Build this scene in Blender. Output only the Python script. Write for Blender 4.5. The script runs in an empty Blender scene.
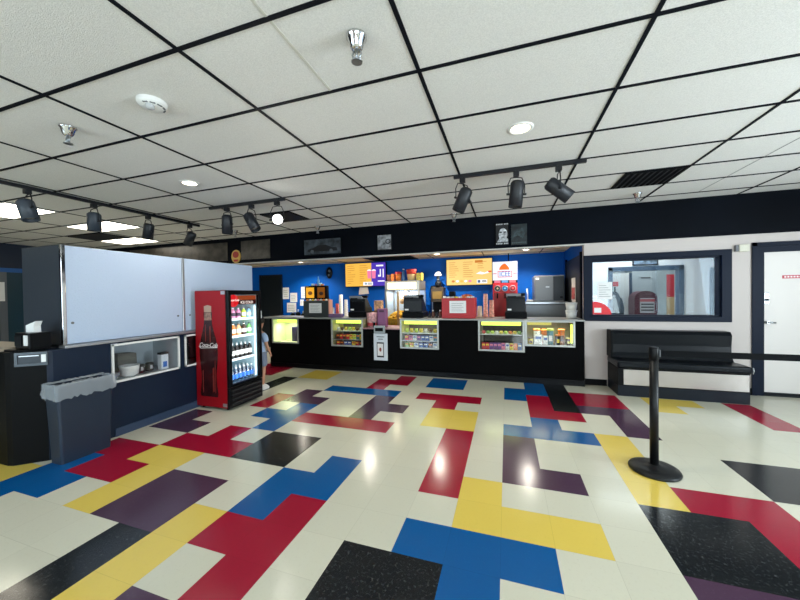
import bpy, bmesh, math, random
from mathutils import Vector, Matrix
random.seed(7)
S = bpy.context.scene
COL = S.collection
FT = 0.3048
PI = math.pi

# ---------------------------------------------------------------- materials
def lin(c):
    return tuple((x / 255 / 12.92) if x / 255 <= 0.04045 else ((x / 255 + 0.055) / 1.055) ** 2.4 for x in c)

MATS = {}
def mat(name, rgb, rough=0.5, metal=0.0, emit=0.0, spec=0.5, noise=None, bump=None, coat=0.0):
    """noise=(scale, amount, detail): colour mottling; bump=(scale, strength)"""
    if name in MATS:
        return MATS[name]
    m = bpy.data.materials.new(name)
    m.use_nodes = True
    nt = m.node_tree
    b = nt.nodes['Principled BSDF']
    c = lin(rgb)
    b.inputs['Base Color'].default_value = (*c, 1)
    b.inputs['Roughness'].default_value = rough
    b.inputs['Metallic'].default_value = metal
    b.inputs['Specular IOR Level'].default_value = spec
    if coat:
        b.inputs['Coat Weight'].default_value = coat
        b.inputs['Coat Roughness'].default_value = 0.05
    if emit:
        b.inputs['Emission Color'].default_value = (*c, 1)
        b.inputs['Emission Strength'].default_value = emit
        b.inputs['Base Color'].default_value = (*[x * .08 for x in c], 1)
        b.inputs['Specular IOR Level'].default_value = .2
    if noise or bump:
        tc = nt.nodes.new('ShaderNodeTexCoord')
    if noise:
        n = nt.nodes.new('ShaderNodeTexNoise')
        n.inputs['Scale'].default_value = noise[0]
        n.inputs['Detail'].default_value = noise[2] if len(noise) > 2 else 4
        nt.links.new(tc.outputs['Object'], n.inputs['Vector'])
        r = nt.nodes.new('ShaderNodeValToRGB')
        a = noise[1]
        r.color_ramp.elements[0].position = 0.35
        r.color_ramp.elements[1].position = 0.65
        r.color_ramp.elements[0].color = (*[x * (1 - a) for x in c], 1)
        r.color_ramp.elements[1].color = (*[min(1, x * (1 + a)) for x in c], 1)
        nt.links.new(n.outputs['Fac'], r.inputs['Fac'])
        nt.links.new(r.outputs['Color'], b.inputs['Base Color'])
    if bump:
        n2 = nt.nodes.new('ShaderNodeTexNoise')
        n2.inputs['Scale'].default_value = bump[0]
        n2.inputs['Detail'].default_value = 3
        nt.links.new(tc.outputs['Object'], n2.inputs['Vector'])
        bp = nt.nodes.new('ShaderNodeBump')
        bp.inputs['Strength'].default_value = bump[1]
        bp.inputs['Distance'].default_value = 0.01
        nt.links.new(n2.outputs['Fac'], bp.inputs['Height'])
        nt.links.new(bp.outputs['Normal'], b.inputs['Normal'])
    MATS[name] = m
    return m

def glass(name, tint=(255, 255, 255), refl=0.08, rough=0.02):
    if name in MATS:
        return MATS[name]
    m = bpy.data.materials.new(name)
    m.use_nodes = True
    nt = m.node_tree
    nt.nodes.clear()
    o = nt.nodes.new('ShaderNodeOutputMaterial')
    t = nt.nodes.new('ShaderNodeBsdfTransparent')
    t.inputs[0].default_value = (*lin(tint), 1)
    g = nt.nodes.new('ShaderNodeBsdfGlossy')
    g.inputs['Roughness'].default_value = rough
    f = nt.nodes.new('ShaderNodeLayerWeight')
    f.inputs['Blend'].default_value = 0.5
    pw = nt.nodes.new('ShaderNodeMath')
    pw.operation = 'POWER'
    pw.inputs[1].default_value = 5
    nt.links.new(f.outputs['Facing'], pw.inputs[0])
    mul = nt.nodes.new('ShaderNodeMath')
    mul.operation = 'MULTIPLY_ADD'
    mul.inputs[1].default_value = 0.7
    mul.inputs[2].default_value = refl / 2
    mx = nt.nodes.new('ShaderNodeMixShader')
    nt.links.new(pw.outputs[0], mul.inputs[0])
    nt.links.new(mul.outputs[0], mx.inputs[0])
    nt.links.new(t.outputs[0], mx.inputs[1])
    nt.links.new(g.outputs[0], mx.inputs[2])
    nt.links.new(mx.outputs[0], o.inputs[0])
    MATS[name] = m
    return m

def floor_mat(name, rgb, speck, amt, rough=0.16):
    m = bpy.data.materials.new(name)
    m.use_nodes = True
    nt = m.node_tree
    N, L = nt.nodes, nt.links
    b = N['Principled BSDF']
    b.inputs['Roughness'].default_value = rough
    b.inputs['Specular IOR Level'].default_value = 0.4
    tc = N.new('ShaderNodeTexCoord')
    n = N.new('ShaderNodeTexNoise')
    n.inputs['Scale'].default_value = 55
    n.inputs['Detail'].default_value = 6
    n.inputs['Roughness'].default_value = 0.75
    L.new(tc.outputs['Object'], n.inputs['Vector'])
    r = N.new('ShaderNodeValToRGB')
    r.color_ramp.elements[0].position = 0.56
    r.color_ramp.elements[1].position = 0.70
    c = lin(rgb)
    r.color_ramp.elements[0].color = (*c, 1)
    s = lin(speck)
    r.color_ramp.elements[1].color = (*[c[i] * (1 - amt) + s[i] * amt for i in range(3)], 1)
    L.new(n.outputs['Fac'], r.inputs['Fac'])
    # broad wear
    n2 = N.new('ShaderNodeTexNoise')
    n2.inputs['Scale'].default_value = 1.7
    n2.inputs['Detail'].default_value = 5
    L.new(tc.outputs['Object'], n2.inputs['Vector'])
    mr = N.new('ShaderNodeMapRange')
    mr.inputs['To Min'].default_value = rough * 0.7
    mr.inputs['To Max'].default_value = rough * 1.5
    L.new(n2.outputs['Fac'], mr.inputs['Value'])
    L.new(mr.outputs['Result'], b.inputs['Roughness'])
    # tile joints one foot apart
    br = N.new('ShaderNodeTexBrick')
    br.offset = 0
    br.squash = 1
    br.inputs['Scale'].default_value = 1.0
    br.inputs['Brick Width'].default_value = FT
    br.inputs['Row Height'].default_value = FT
    br.inputs['Mortar Size'].default_value = 0.0012
    br.inputs['Color1'].default_value = (1, 1, 1, 1)
    br.inputs['Color2'].default_value = (0.955, 0.955, 0.955, 1)
    br.inputs['Mortar'].default_value = (0.80, 0.79, 0.77, 1)
    L.new(tc.outputs['Object'], br.inputs['Vector'])
    mx = N.new('ShaderNodeMixRGB')
    mx.blend_type = 'MULTIPLY'
    mx.inputs[0].default_value = 1
    L.new(r.outputs['Color'], mx.inputs[1])
    L.new(br.outputs['Color'], mx.inputs[2])
    L.new(mx.outputs['Color'], b.inputs['Base Color'])
    # slight unevenness of the wax
    n3 = N.new('ShaderNodeTexNoise')
    n3.inputs['Scale'].default_value = 9
    n3.inputs['Detail'].default_value = 4
    L.new(tc.outputs['Object'], n3.inputs['Vector'])
    bp = N.new('ShaderNodeBump')
    bp.inputs['Strength'].default_value = 0.06
    bp.inputs['Distance'].default_value = 0.01
    L.new(n3.outputs['Fac'], bp.inputs['Height'])
    L.new(bp.outputs['Normal'], b.inputs['Normal'])
    return m

# ---------------------------------------------------------------- geometry
class MB:
    def __init__(self):
        self.bm = bmesh.new()
    def box(self, x0, x1, y0, y1, z0, z1, bev=0.0, seg=2):
        M = Matrix.Translation(((x0 + x1) / 2, (y0 + y1) / 2, (z0 + z1) / 2)) @ Matrix.Diagonal((abs(x1 - x0), abs(y1 - y0), abs(z1 - z0), 1))
        r = bmesh.ops.create_cube(self.bm, size=1, matrix=M)
        if bev:
            es = list({e for v in r['verts'] for e in v.link_edges})
            bmesh.ops.bevel(self.bm, geom=es, offset=bev, segments=seg, affect='EDGES', profile=0.5)
        return self
    def obox(self, c, ax, ay, az, bev=0.0):
        """oriented box: centre, three half-extent vectors"""
        c, ax, ay, az = Vector(c), Vector(ax), Vector(ay), Vector(az)
        M = Matrix((( *ax, 0), (*ay, 0), (*az, 0), (*c, 1))).transposed()
        r = bmesh.ops.create_cube(self.bm, size=2, matrix=M)
        if bev:
            es = list({e for v in r['verts'] for e in v.link_edges})
            bmesh.ops.bevel(self.bm, geom=es, offset=bev, segments=2, affect='EDGES', profile=0.5)
        return self
    def lathe(self, c, prof, axis=(0, 0, 1), seg=24, cap=True):
        """prof: list of (radius, height along axis)"""
        c = Vector(c)
        a = Vector(axis).normalized()
        u = a.orthogonal().normalized()
        w = a.cross(u)
        rings = []
        for r, h in prof:
            if r < 1e-6:
                rings.append([self.bm.verts.new(c + a * h)])
            else:
                rings.append([self.bm.verts.new(c + a * h + (u * math.cos(2 * PI * i / seg) + w * math.sin(2 * PI * i / seg)) * r) for i in range(seg)])
        for A, B in zip(rings, rings[1:]):
            for i in range(seg):
                j = (i + 1) % seg
                if len(A) == 1 and len(B) == 1:
                    continue
                if len(A) == 1:
                    f = self.bm.faces.new((A[0], B[i], B[j]))
                elif len(B) == 1:
                    f = self.bm.faces.new((A[i], A[j], B[0]))
                else:
                    f = self.bm.faces.new((A[i], A[j], B[j], B[i]))
                f.smooth = True
        if cap:
            if len(rings[0]) > 1:
                self.bm.faces.new(list(reversed(rings[0])))
            if len(rings[-1]) > 1:
                self.bm.faces.new(rings[-1])
        return self
    def cyl(self, p0, p1, r0, r1=None, seg=20):
        p0, p1 = Vector(p0), Vector(p1)
        return self.lathe(p0, [(r0, 0), (r0 if r1 is None else r1, (p1 - p0).length)], p1 - p0, seg)
    def tube(self, pts, r, seg=8):
        pts = [Vector(p) for p in pts]
        rings = []
        up = None
        for i, p in enumerate(pts):
            d = (pts[min(i + 1, len(pts) - 1)] - pts[max(i - 1, 0)]).normalized()
            if up is None:
                up = d.orthogonal().normalized()
            else:
                up = (up - d * up.dot(d)).normalized()
            w = d.cross(up)
            rings.append([self.bm.verts.new(p + (up * math.cos(2 * PI * k / seg) + w * math.sin(2 * PI * k / seg)) * r) for k in range(seg)])
        for A, B in zip(rings, rings[1:]):
            for i in range(seg):
                f = self.bm.faces.new((A[i], A[(i + 1) % seg], B[(i + 1) % seg], B[i]))
                f.smooth = True
        self.bm.faces.new(list(reversed(rings[0])))
        self.bm.faces.new(rings[-1])
        return self
    def prism(self, poly, f, d, smooth=False):
        """poly: 2D points; f(u,v)->3D ; d: extrusion vector"""
        d = Vector(d)
        A = [self.bm.verts.new(Vector(f(u, v))) for u, v in poly]
        B = [self.bm.verts.new(a.co + d) for a in A]
        n = len(A)
        self.bm.faces.new(A)
        self.bm.faces.new(list(reversed(B)))
        for i in range(n):
            q = self.bm.faces.new((A[i], B[i], B[(i + 1) % n], A[(i + 1) % n]))
            q.smooth = smooth
        return self
    def ball(self, c, r, sx=1, sy=1, sz=1, u=16, v=10):
        M = Matrix.Translation(Vector(c)) @ Matrix.Diagonal((sx, sy, sz, 1))
        r_ = bmesh.ops.create_uvsphere(self.bm, u_segments=u, v_segments=v, radius=r, matrix=M)
        for f in {f for q in r_['verts'] for f in q.link_faces}:
            f.smooth = True
        return self
    def quad(self, a, b, c, d):
        self.bm.faces.new([self.bm.verts.new(Vector(p)) for p in (a, b, c, d)])
        return self
    def build(self, name, m, parent=None, loc=None):
        bmesh.ops.recalc_face_normals(self.bm, faces=self.bm.faces[:])
        o0 = Vector(loc) if loc is not None else Vector((0, 0, 0))
        if parent is not None:
            p = parent
            while p is not None:
                o0 += p.location
                p = p.parent
        for v in self.bm.verts:
            v.co -= o0
        me = bpy.data.meshes.new(name)
        self.bm.to_mesh(me)
        self.bm.free()
        if m is not None:
            me.materials.append(m)
        o = bpy.data.objects.new(name, me)
        COL.objects.link(o)
        if parent is not None:
            o.parent = parent
        elif loc is not None:
            o.location = loc
        return o

def box(name, m, parent, x0, x1, y0, y1, z0, z1, bev=0.0, loc=None):
    return MB().box(x0, x1, y0, y1, z0, z1, bev).build(name, m, parent, loc)

def tag(o, label, cat, group=None):
    o['label'] = label
    o['category'] = cat
    if group:
        o['group'] = group
    return o

def thing(name, label, cat, loc, group=None):
    o = bpy.data.objects.new(name, None)
    o.empty_display_size = 0.1
    COL.objects.link(o)
    o.location = loc
    return tag(o, label, cat, group)

def st(o):
    o['kind'] = 'structure'
    return o

def copy_tree(o, parent=None):
    c = o.copy()
    COL.objects.link(c)
    c.parent = parent
    for ch in list(o.children):
        copy_tree(ch, c)
    return c

def dup(root, loc, label, group=None):
    c = copy_tree(root)
    c.location = loc
    c['label'] = label
    if group:
        c['group'] = group
    elif 'group' in c:
        del c['group']
    return c

def text(body, m, parent, centre, size, right, up, shear=0.0, ext=0.001, name='lettering', spacing=1.0, sx=1.0):
    cu = bpy.data.curves.new(name, 'FONT')
    cu.body = body
    cu.size = size
    cu.align_x = 'CENTER'
    cu.align_y = 'CENTER'
    cu.shear = shear
    cu.extrude = ext
    cu.space_character = spacing
    cu.materials.append(m)
    o = bpy.data.objects.new(name, cu)
    COL.objects.link(o)
    o.parent = parent
    r, u = Vector(right).normalized(), Vector(up).normalized()
    n = r.cross(u)
    c = Vector(centre)
    p = parent
    while p is not None:
        c -= p.location
        p = p.parent
    M = Matrix(((*r, 0), (*u, 0), (*n, 0), (0, 0, 0, 1))).transposed()
    me = bpy.data.meshes.new_from_object(o)
    me.transform(Matrix.Translation(c) @ M @ Matrix.Diagonal((sx, 1, 1, 1)))
    bpy.data.objects.remove(o)
    o = bpy.data.objects.new(name, me)
    COL.objects.link(o)
    o.parent = parent
    return o

# common materials
BLACK = mat('black_paint', (6, 7, 9), 0.5, spec=.1)
BLKG = mat('black_gloss', (8, 9, 12), 0.28, spec=.16)
NAVY = mat('navy_paint', (12, 22, 40), 0.45, spec=.12)
ISLE = mat('navy_laminate', (18, 32, 52), 0.35, spec=.3)
WALLW = mat('cream_wall_paint', (198, 188, 183), 0.6, bump=(120, 0.05))
BLUE = mat('blue_wall_paint', (3, 88, 180), 0.5, spec=.15, bump=(90, 0.05))
STEEL = mat('stainless_steel', (170, 174, 178), 0.3, 1.0)
ALU = mat('aluminium', (190, 192, 195), 0.35, 0.9)
CHROME = mat('chrome', (220, 220, 222), 0.08, 1.0)
WHITE = mat('white_plastic', (235, 235, 232), 0.35)
PAPER = mat('white_paper', (235, 236, 235), 0.7)
INK = mat('grey_print', (120, 122, 128), 0.7)
DINK = mat('dark_print', (30, 30, 36), 0.7)
RED = mat('red_enamel', (190, 14, 26), 0.3)
GLASS = glass('clear_glass')
GLASSW = glass('window_glass', (240, 248, 250), 0.06)
GREY = mat('grey_plastic', (105, 108, 112), 0.45)
DGREY = mat('charcoal_plastic', (24, 27, 31), 0.45, spec=.16)
WOODP = mat('tan_laminate', (165, 150, 130), 0.4)

# ---------------------------------------------------------------- camera
cam = bpy.data.cameras.new('camera')
cam.sensor_width = 36
cam.lens = 324.1034 / 800 * 36
cam.clip_start = 0.05
co = bpy.data.objects.new('camera', cam)
COL.objects.link(co)
r_ = Vector((0.95010401, 0.31158829, -0.01466636))
u_ = Vector((0.00961631, 0.01773778, 0.99979643))
f_ = Vector((-0.31178501, 0.95005163, -0.0138564))
Mc = Matrix(((*r_, 0), (*u_, 0), (*(-f_), 0), (0, 0, 0, 1))).transposed()
co.matrix_world = Matrix.Translation((0.044969, -2.062045, 1.496408)) @ Mc
S.camera = co

XL, XR, YB, YF = -11.3, 5.0, -5.2, 3.88       # room bounds, YF = front wall / header plane
HC = 2.879
YK = 6.0                                       # kitchen back wall
ZK = 2.42                                      # kitchen ceiling

# ---------------------------------------------------------------- floor
def build_floor():
    C = {'w': (212, 209, 190), 'r': (158, 18, 48), 'b': (4, 86, 150), 'y': (226, 198, 92), 'p': (74, 50, 72), 'k': (18, 22, 26)}
    SP = {'w': (170, 160, 135), 'r': (110, 10, 30), 'b': (30, 110, 170), 'y': (200, 170, 70), 'p': (100, 80, 100), 'k': (170, 175, 175)}
    AM = {'w': 0.25, 'r': 0.35, 'b': 0.3, 'y': 0.3, 'p': 0.4, 'k': 0.22}
    NM = {'w': 'cream', 'r': 'red', 'b': 'blue', 'y': 'yellow', 'p': 'plum', 'k': 'black'}
    rects = [
        ('y', -17, -5, -13, -1), ('b', -13, -5, -12, 0), ('b', -12, -2, -11, -1), ('r', -12, -1, -10, 0), ('r', -13, 0, -11, 1),
        ('y', -10, -2, -9, 0), ('y', -11, 0, -9, 1), ('p', -9, -2, -7, 0), ('k', -8, -5, -7, -2), ('y', -7, -6, -6, -1),
        ('p', -6, -5, -5, -3), ('r', -6, -2, -5, -1), ('r', -5, -6, -4, 0), ('b', -6, -1, -5, 1), ('b', -5, 0, -4, 2),
        ('k', -3, -4, -1, -1), ('b', -2, -1, 1, 0), ('b', -1, -4, 0, -1), ('y', -1, 0, 0, 2), ('y', 0, 0, 2, 1),
        ('p', 0, 2, 1, 5), ('p', 1, 2, 2, 3), ('r', -2, 1, -1, 5), ('b', 0, 5, 3, 6), ('b', 1, 6, 2, 7),
        ('r', 1, 7, 3, 8), ('r', 1, 8, 2, 10), ('k', 2, 8, 3, 13), ('b', 0, 9, 1, 11), ('b', 1, 10, 2, 13),
        ('r', 3, 9, 5, 11), ('p', 3, 8, 5, 9), ('p', 4, 6, 5, 8), ('y', 3, 2, 4, 6), ('y', 6, 9, 7, 11), ('y', 7, 10, 8, 11),
        ('r', 9, 8, 10, 11), ('k', 6, 3, 8, 5), ('r', 4, 2, 6, 3), ('r', 5, -2, 6, 2), ('k', 3, 0, 5, 2), ('p', 3, -3, 5, 0),
        ('p', -13, 2, -11, 3), ('p', -13, 3, -12, 4), ('r', -11, 1, -8, 2), ('r', -10, 2, -9, 3), ('k', -8, 1, -6, 3),
        ('b', -10, 4, -9, 5), ('b', -9, 3, -8, 6), ('r', -11, 5, -10, 7), ('p', -10, 6, -8, 7), ('p', -10, 7, -9, 8),
        ('r', -8, 4, -4, 5), ('p', -6, 5, -5, 8), ('p', -5, 6, -4, 7), ('b', -9, 8, -5, 9), ('r', -7, 9, -6, 11), ('r', -6, 10, -5, 12),
        ('y', -12, 10, -10, 12), ('k', -13, 7, -12, 10), ('r', -17, 10, -14, 13), ('b', -4, 10, -2, 12), ('r', -4, 8, -1, 9),
        ('r', -3, 7, -2, 8), ('y', -3, 5, -1, 7),
    ]
    x0, x1, y0, y1 = -38, 17, -18, 21
    grid = {}
    for k, a, b, c, d in rects:
        for i in range(a, c):
            for j in range(b, d):
                grid[(i, j)] = k
    bm = bmesh.new()
    keys = list(C)
    V = {}
    def vv(i, j):
        if (i, j) not in V:
            V[(i, j)] = bm.verts.new((i * FT, j * FT, 0))
        return V[(i, j)]
    for i in range(x0, x1):
        for j in range(y0, y1):
            f = bm.faces.new((vv(i, j), vv(i + 1, j), vv(i + 1, j + 1), vv(i, j + 1)))
            f.material_index = keys.index(grid.get((i, j), 'w'))
    me = bpy.data.meshes.new('floor')
    bm.to_mesh(me)
    bm.free()
    for k in keys:
        me.materials.append(floor_mat(NM[k] + '_floor_tile', C[k], SP[k], AM[k]))
    o = bpy.data.objects.new('floor', me)
    COL.objects.link(o)
    st(o)
build_floor()

# ---------------------------------------------------------------- main ceiling
GX0, GY0 = 2.514 * FT, 1.65 * FT
def ceiling():
    cm = mat('ceiling_tile', (232, 230, 226), 1.0, spec=.05, noise=(160, 0.07, 6), bump=(220, 0.5))
    o = st(box('ceiling', cm, None, XL, XR, YB, YF, HC, HC + 0.05))
    bar = MB()
    k = -12
    while GX0 + k * 4 * FT < XR:
        x = GX0 + k * 4 * FT
        if x > XL:
            bar.box(x - 0.012, x + 0.012, YB, YF, HC - 0.006, HC + 0.001)
        k += 1
    k = -12
    while GY0 + k * 2 * FT < YF:
        y = GY0 + k * 2 * FT
        if y > YB:
            bar.box(XL, XR, y - 0.012, y + 0.012, HC - 0.0065, HC + 0.001)
        k += 1
    bar.build('tile_grid', mat('black_grid', (14, 17, 24), 0.7, spec=.1), o)
    s = MB()
    x = GX0 - 6 * FT
    s.box(x - .008, x + .008, GY0 - 4 * FT + .012, GY0 - 2 * FT - .012, HC - .003, HC + .001)
    s.box(x - .008, x + .008, GY0 - 6 * FT + .012, GY0 - 4 * FT - .012, HC - .003, HC + .001)
    s.build('tile_seam', mat('cream_seam', (205, 203, 192), 0.6), o)
    s = MB()
    x = GX0 + 6 * FT
    for k in range(0, 5):
        s.box(x - .004, x + .004, GY0 + 2 * k * FT + .012, GY0 + 2 * (k + 1) * FT - .012, HC - .003, HC + .001)
    s.build('tile_seam', mat('grey_seam', (150, 150, 150), 0.6), o)
ceiling()

# ---------------------------------------------------------------- walls
st(box('wall_left', mat('deep_navy_wall', (14, 30, 52), 0.5), None, XL - 0.1, XL, YB, YK + 0.1, 0, HC))
wb = MB()   # wall behind the camera, with two storefront openings
for a, b_ in ((XL, -6.5), (-2.2, 0.2), (4.6, XR)):
    wb.box(a, b_, YB - 0.1, YB, 0, HC)
for a, b_ in ((-6.5, -2.2), (0.2, 4.6)):
    wb.box(a, b_, YB - 0.1, YB, 0, 0.25)
    wb.box(a, b_, YB - 0.1, YB, 2.45, HC)
st(wb.build('wall_back', WALLW))
wr = MB()
wr.box(XR, XR + 0.1, YB, -3.9, 0, HC).box(XR, XR + 0.1, 2.9, YK, 0, HC).box(XR, XR + 0.1, -3.9, 2.9, 0, 0.25).box(XR, XR + 0.1, -3.9, 2.9, 2.5, HC)
st(wr.build('wall_right', WALLW))
def storefront(n, axis, lo, hi, z0, z1, pos):
    f = MB()
    k = max(1, round((hi - lo) / 1.4))
    es = [lo + (hi - lo) * i / k for i in range(k + 1)]
    for e in es:
        a, b_ = max(lo, e - .03), min(hi, e + .03)
        if axis == 'x': f.box(pos, pos + .1, a, b_, z0, z1)
        else: f.box(a, b_, pos - .1, pos, z0, z1)
    for z in (z0, z1 - .06):
        if axis == 'x': f.box(pos, pos + .1, lo, hi, z, z + .06)
        else: f.box(lo, hi, pos - .1, pos, z, z + .06)
    w = st(f.build('window_%d' % n, NAVY))
    g = MB()
    if axis == 'x': g.box(pos + .045, pos + .055, lo, hi, z0, z1)
    else: g.box(lo, hi, pos - .055, pos - .045, z0, z1)
    g.build('glazing', GLASSW, w)
storefront(2, 'x', -3.9, 2.9, 0.25, 2.5, XR)
storefront(3, 'y', -6.5, -2.2, 0.25, 2.45, YB)
storefront(4, 'y', 0.2, 4.6, 0.25, 2.45, YB)

# the black header over the counter (runs the whole width)
HB = 2.295
hd = st(box('wall_header', mat('header_black', (6, 10, 18), 0.55, spec=.06, noise=(1.2, 0.25, 3)), None, XL, XR, YF, YF + 0.12, HB, HC))
box('edge_trim', mat('pale_edge', (200, 196, 190), 0.5), hd, XL, 1.25, YF - 0.004, YF + 0.122, HB - 0.022, HB - 0.001)
# white wall with the window, X 1.25 .. XR, opening for the window and the door
wf = MB()
WX0, WX1, WZ0, WZ1 = 1.34, 3.02, 1.11, 2.02
DX0, DX1, DZ = 3.36, 4.55, 2.17
wf.box(1.25, WX0, YF + .002, YF + .12, 0, HB).box(WX0, WX1, YF + .002, YF + .12, 0, WZ0).box(WX0, WX1, YF + .002, YF + .12, WZ1, HB)
wf.box(WX1, DX0, YF + .002, YF + .12, 0, HB).box(DX0, DX1, YF + .002, YF + .12, DZ, HB).box(DX1, XR, YF + .002, YF + .12, 0, HB)
st(wf.build('wall_front', WALLW))
b_ = MB().box(1.25, 1.56, YF - .012, YF + .001, 0, .1).box(3.07, DX0, YF - .012, YF + .001, 0, .1)
st(b_.build('baseboard_front', BLACK))
# kitchen shell
st(box('wall_kitchen', BLUE, None, XL, 1.28, YK, YK + .1, 0, ZK + .4))
st(box('wall_corridor', BLUE, None, 1.28, 1.36, YF + .125, YK + .1, 0, ZK + .4))
kc = st(box('ceiling_kitchen', mat('kitchen_ceiling_tile', (240, 220, 182), 0.8, bump=(200, .3)), None, XL, 1.28, YF + .125, YK, ZK, ZK + .04))
kg = MB()
for x in (-9.0, -7.8, -6.55, -5.33, -4.11, -2.89, -1.67, -.45, .77):
    kg.box(x - .011, x + .011, YF + .125, YK, ZK - .005, ZK + .001)
for y in (4.5, 5.11, 5.72):
    kg.box(XL, 1.28, y - .011, y + .011, ZK - .0055, ZK + .001)
kg.build('tile_grid', mat('brown_grid', (70, 55, 40), .5), kc)

# window 1: navy frame and glass
fr = MB()
FX0, FX1, FZ0, FZ1 = 1.235, 3.13, 1.04, 2.095
y0, y1 = YF - .03, YF + .001
for (a, b2, c, d) in ((FX0, FX1, FZ0, WZ0 + .01), (FX0, FX1, WZ1 - .01, FZ1), (FX0, WX0 + .01, WZ0, WZ1), (WX1 - .01, FX1, WZ0, WZ1)):
    fr.box(a, b2, y0, y1, c, d, .006)
w1 = st(fr.build('window_1', NAVY))
i_ = MB()
for (a, b2, c, d) in ((WX0, WX1, WZ0, WZ0 + .03), (WX0, WX1, WZ1 - .03, WZ1), (WX0, WX0 + .03, WZ0, WZ1), (WX1 - .03, WX1, WZ0, WZ1)):
    i_.box(a, b2, YF + .001, YF + .12, c, d)
i_.build('inner_frame', NAVY, w1)
box('glazing', GLASSW, w1, WX0 + .03, WX1 - .03, YF + .05, YF + .056, WZ0 + .03, WZ1 - .03)

# the room behind the window
st(box('wall_office', mat('office_white', (232, 236, 240), .6), None, 1.36, 2.09, 5.8, 5.9, 0, 2.6))
st(box('wall_office_end', mat('office_white'  , (232, 236, 240), .6), None, 3.38, XR, 5.8, 5.9, 0, 2.6))
st(box('wall_office_top', mat('office_white', (232, 236, 240), .6), None, 2.09, 3.38, 5.8, 5.9, 2.01, 2.6))
st(box('wall_office_far', mat('office_grey', (150, 156, 155), .6), None, 1.36, XR, 8.2, 8.3, 0, 2.6))
st(box('ceiling_office', mat('office_ceiling', (225, 225, 222), .8), None, 1.36, XR, YF + .125, 8.3, 2.6, 2.65))
dfr = MB()
for (a, b2, c, d) in ((2.09, 2.16, 0, 2.01), (3.30, 3.38, 0, 2.01), (2.09, 3.38, 1.93, 2.02)):
    dfr.box(a, b2, 5.76, 5.92, c, d)
st(dfr.build('trim_1', mat('slate_blue_frame', (52, 74, 96), .45)))
# second framed opening at the far end of the office wall
dfr = MB()
for (a, b2, c, d) in ((3.80, 3.86, 0, 1.95), (3.86, 4.6, 1.88, 1.95)):
    dfr.box(a, b2, 5.74, 5.80, c, d)
d4 = st(dfr.build('door_2', mat('slate_blue_frame', (52, 74, 96), .45)))
box('dark_panel', DGREY, d4, 3.86, 4.6, 5.77, 5.80, 0, 1.88)
box('lit_pane', mat('pale_pane', (205, 220, 230), .2), d4, 3.93, 4.2, 5.755, 5.77, 1.2, 1.8)

# white open door leaf seen through the opening
t = thing('interior_door', 'narrow white door standing ajar, seen through the window inside the slate frame', 'door', (2.66, 7.0, 0))
MB().obox((2.66, 7.0, .98), (.17, .02, 0), (-.003, .02, 0), (0, 0, .97)).build('door_leaf', mat('door_white', (232, 230, 224), .5), t)
MB().obox((2.86, 7.03, .98), (.035, .0, 0), (0, .03, 0), (0, 0, .97)).build('door_edge', mat('slate_blue_frame', (52, 74, 96), .45), t)
MB().ball((2.70, 6.96, 1.25), .025).build('knob', CHROME, t)
t = thing('coat', 'dark grey-blue coat on a stand beyond the window beside the white door', 'coat', (2.40, 6.5, 0))
cb = MB()
cb.lathe((2.40, 6.5, .75), [(.10, 0), (.13, .1), (.11, .45), (.12, .6), (.07, .72), (.03, .76)], seg=14)
cb.build('coat_body', mat('grey_blue_cloth', (30, 44, 58), .9), t)
MB().tube([(2.31, 6.47, 1.36), (2.27, 6.45, 1.15), (2.28, 6.45, .92)], .04).build('sleeve', MATS['grey_blue_cloth'], t)
MB().tube([(2.49, 6.47, 1.36), (2.53, 6.45, 1.15), (2.52, 6.45, .92)], .04).build('sleeve', MATS['grey_blue_cloth'], t)
MB().cyl((2.40, 6.5, .02), (2.40, 6.5, 1.62), .018).lathe((2.40, 6.5, 0), [(.2, 0), (.2, .02), (.03, .05)], seg=20).build('coat_stand', BLACK, t)
tag(box('wall_sign', mat('exit_red', (220, 40, 45), .5), None, 2.47, 2.60, 6.96, 6.97, 1.64, 1.75, loc=(2.53, 6.96, 1.64)), 'small red square sign above the ajar door beyond the window', 'sign')
# maroon machine with grey grille front
t = thing('arcade_cabinet', 'round-topped maroon cabinet with grey lettered front, seen through the window', 'arcade cabinet', (2.92, 6.6, 0))
pf = [( -.24, -.05), (.24, -.05), (.24, 1.30)] + [(.24 * math.cos(a), 1.30 + .17 * math.sin(a)) for a in [PI * k / 10 for k in range(1, 10)]] + [(-.24, 1.30)]
MB().prism(pf, lambda u, v: (2.965 + u * .9, 6.4, v + .05), (0, .38, 0)).build('cabinet_body', mat('maroon', (74, 30, 46), .4), t)
box('front_panel', mat('grey_panel', (150, 150, 152), .5), t, 2.85, 3.12, 6.39, 6.40, 1.03, 1.36, .004)
box('red_band', mat('dusty_red', (150, 60, 70), .5), t, 2.85, 3.12, 6.385, 6.39, 1.28, 1.34)
for k in range(3):
    box('text_line', mat('dark_print', (30, 30, 36), .7), t, 2.87, 3.10, 6.385, 6.39, 1.08 + k * .065, 1.11 + k * .065)
t = thing('framed_picture', 'small dark framed picture hung above the slate doorway behind the window', 'picture', (2.74, 5.79, 2.03))
box('frame', DGREY, t, 2.52, 2.96, 5.775, 5.795, 2.04, 2.24)
box('print', mat('picture_print', (110, 130, 150), .6, noise=(14, .7, 3)), t, 2.54, 2.94, 5.77, 5.776, 2.06, 2.22)
t = thing('locker', 'tall pale grey locker behind the maroon cabinet, beyond the window', 'locker', (3.3, 7.6, 0))
box('body', mat('locker_grey', (128, 136, 140), .5), t, 3.02, 3.56, 7.45, 7.9, 0, 2.1, .008)
box('vent_slot', DINK, t, 3.22, 3.42, 7.444, 7.452, 1.83, 1.86)
t = thing('hanging_banner', 'narrow red banner over a tan panel at the far end beyond the window', 'banner', (3.68, 7.2, .9))
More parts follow.
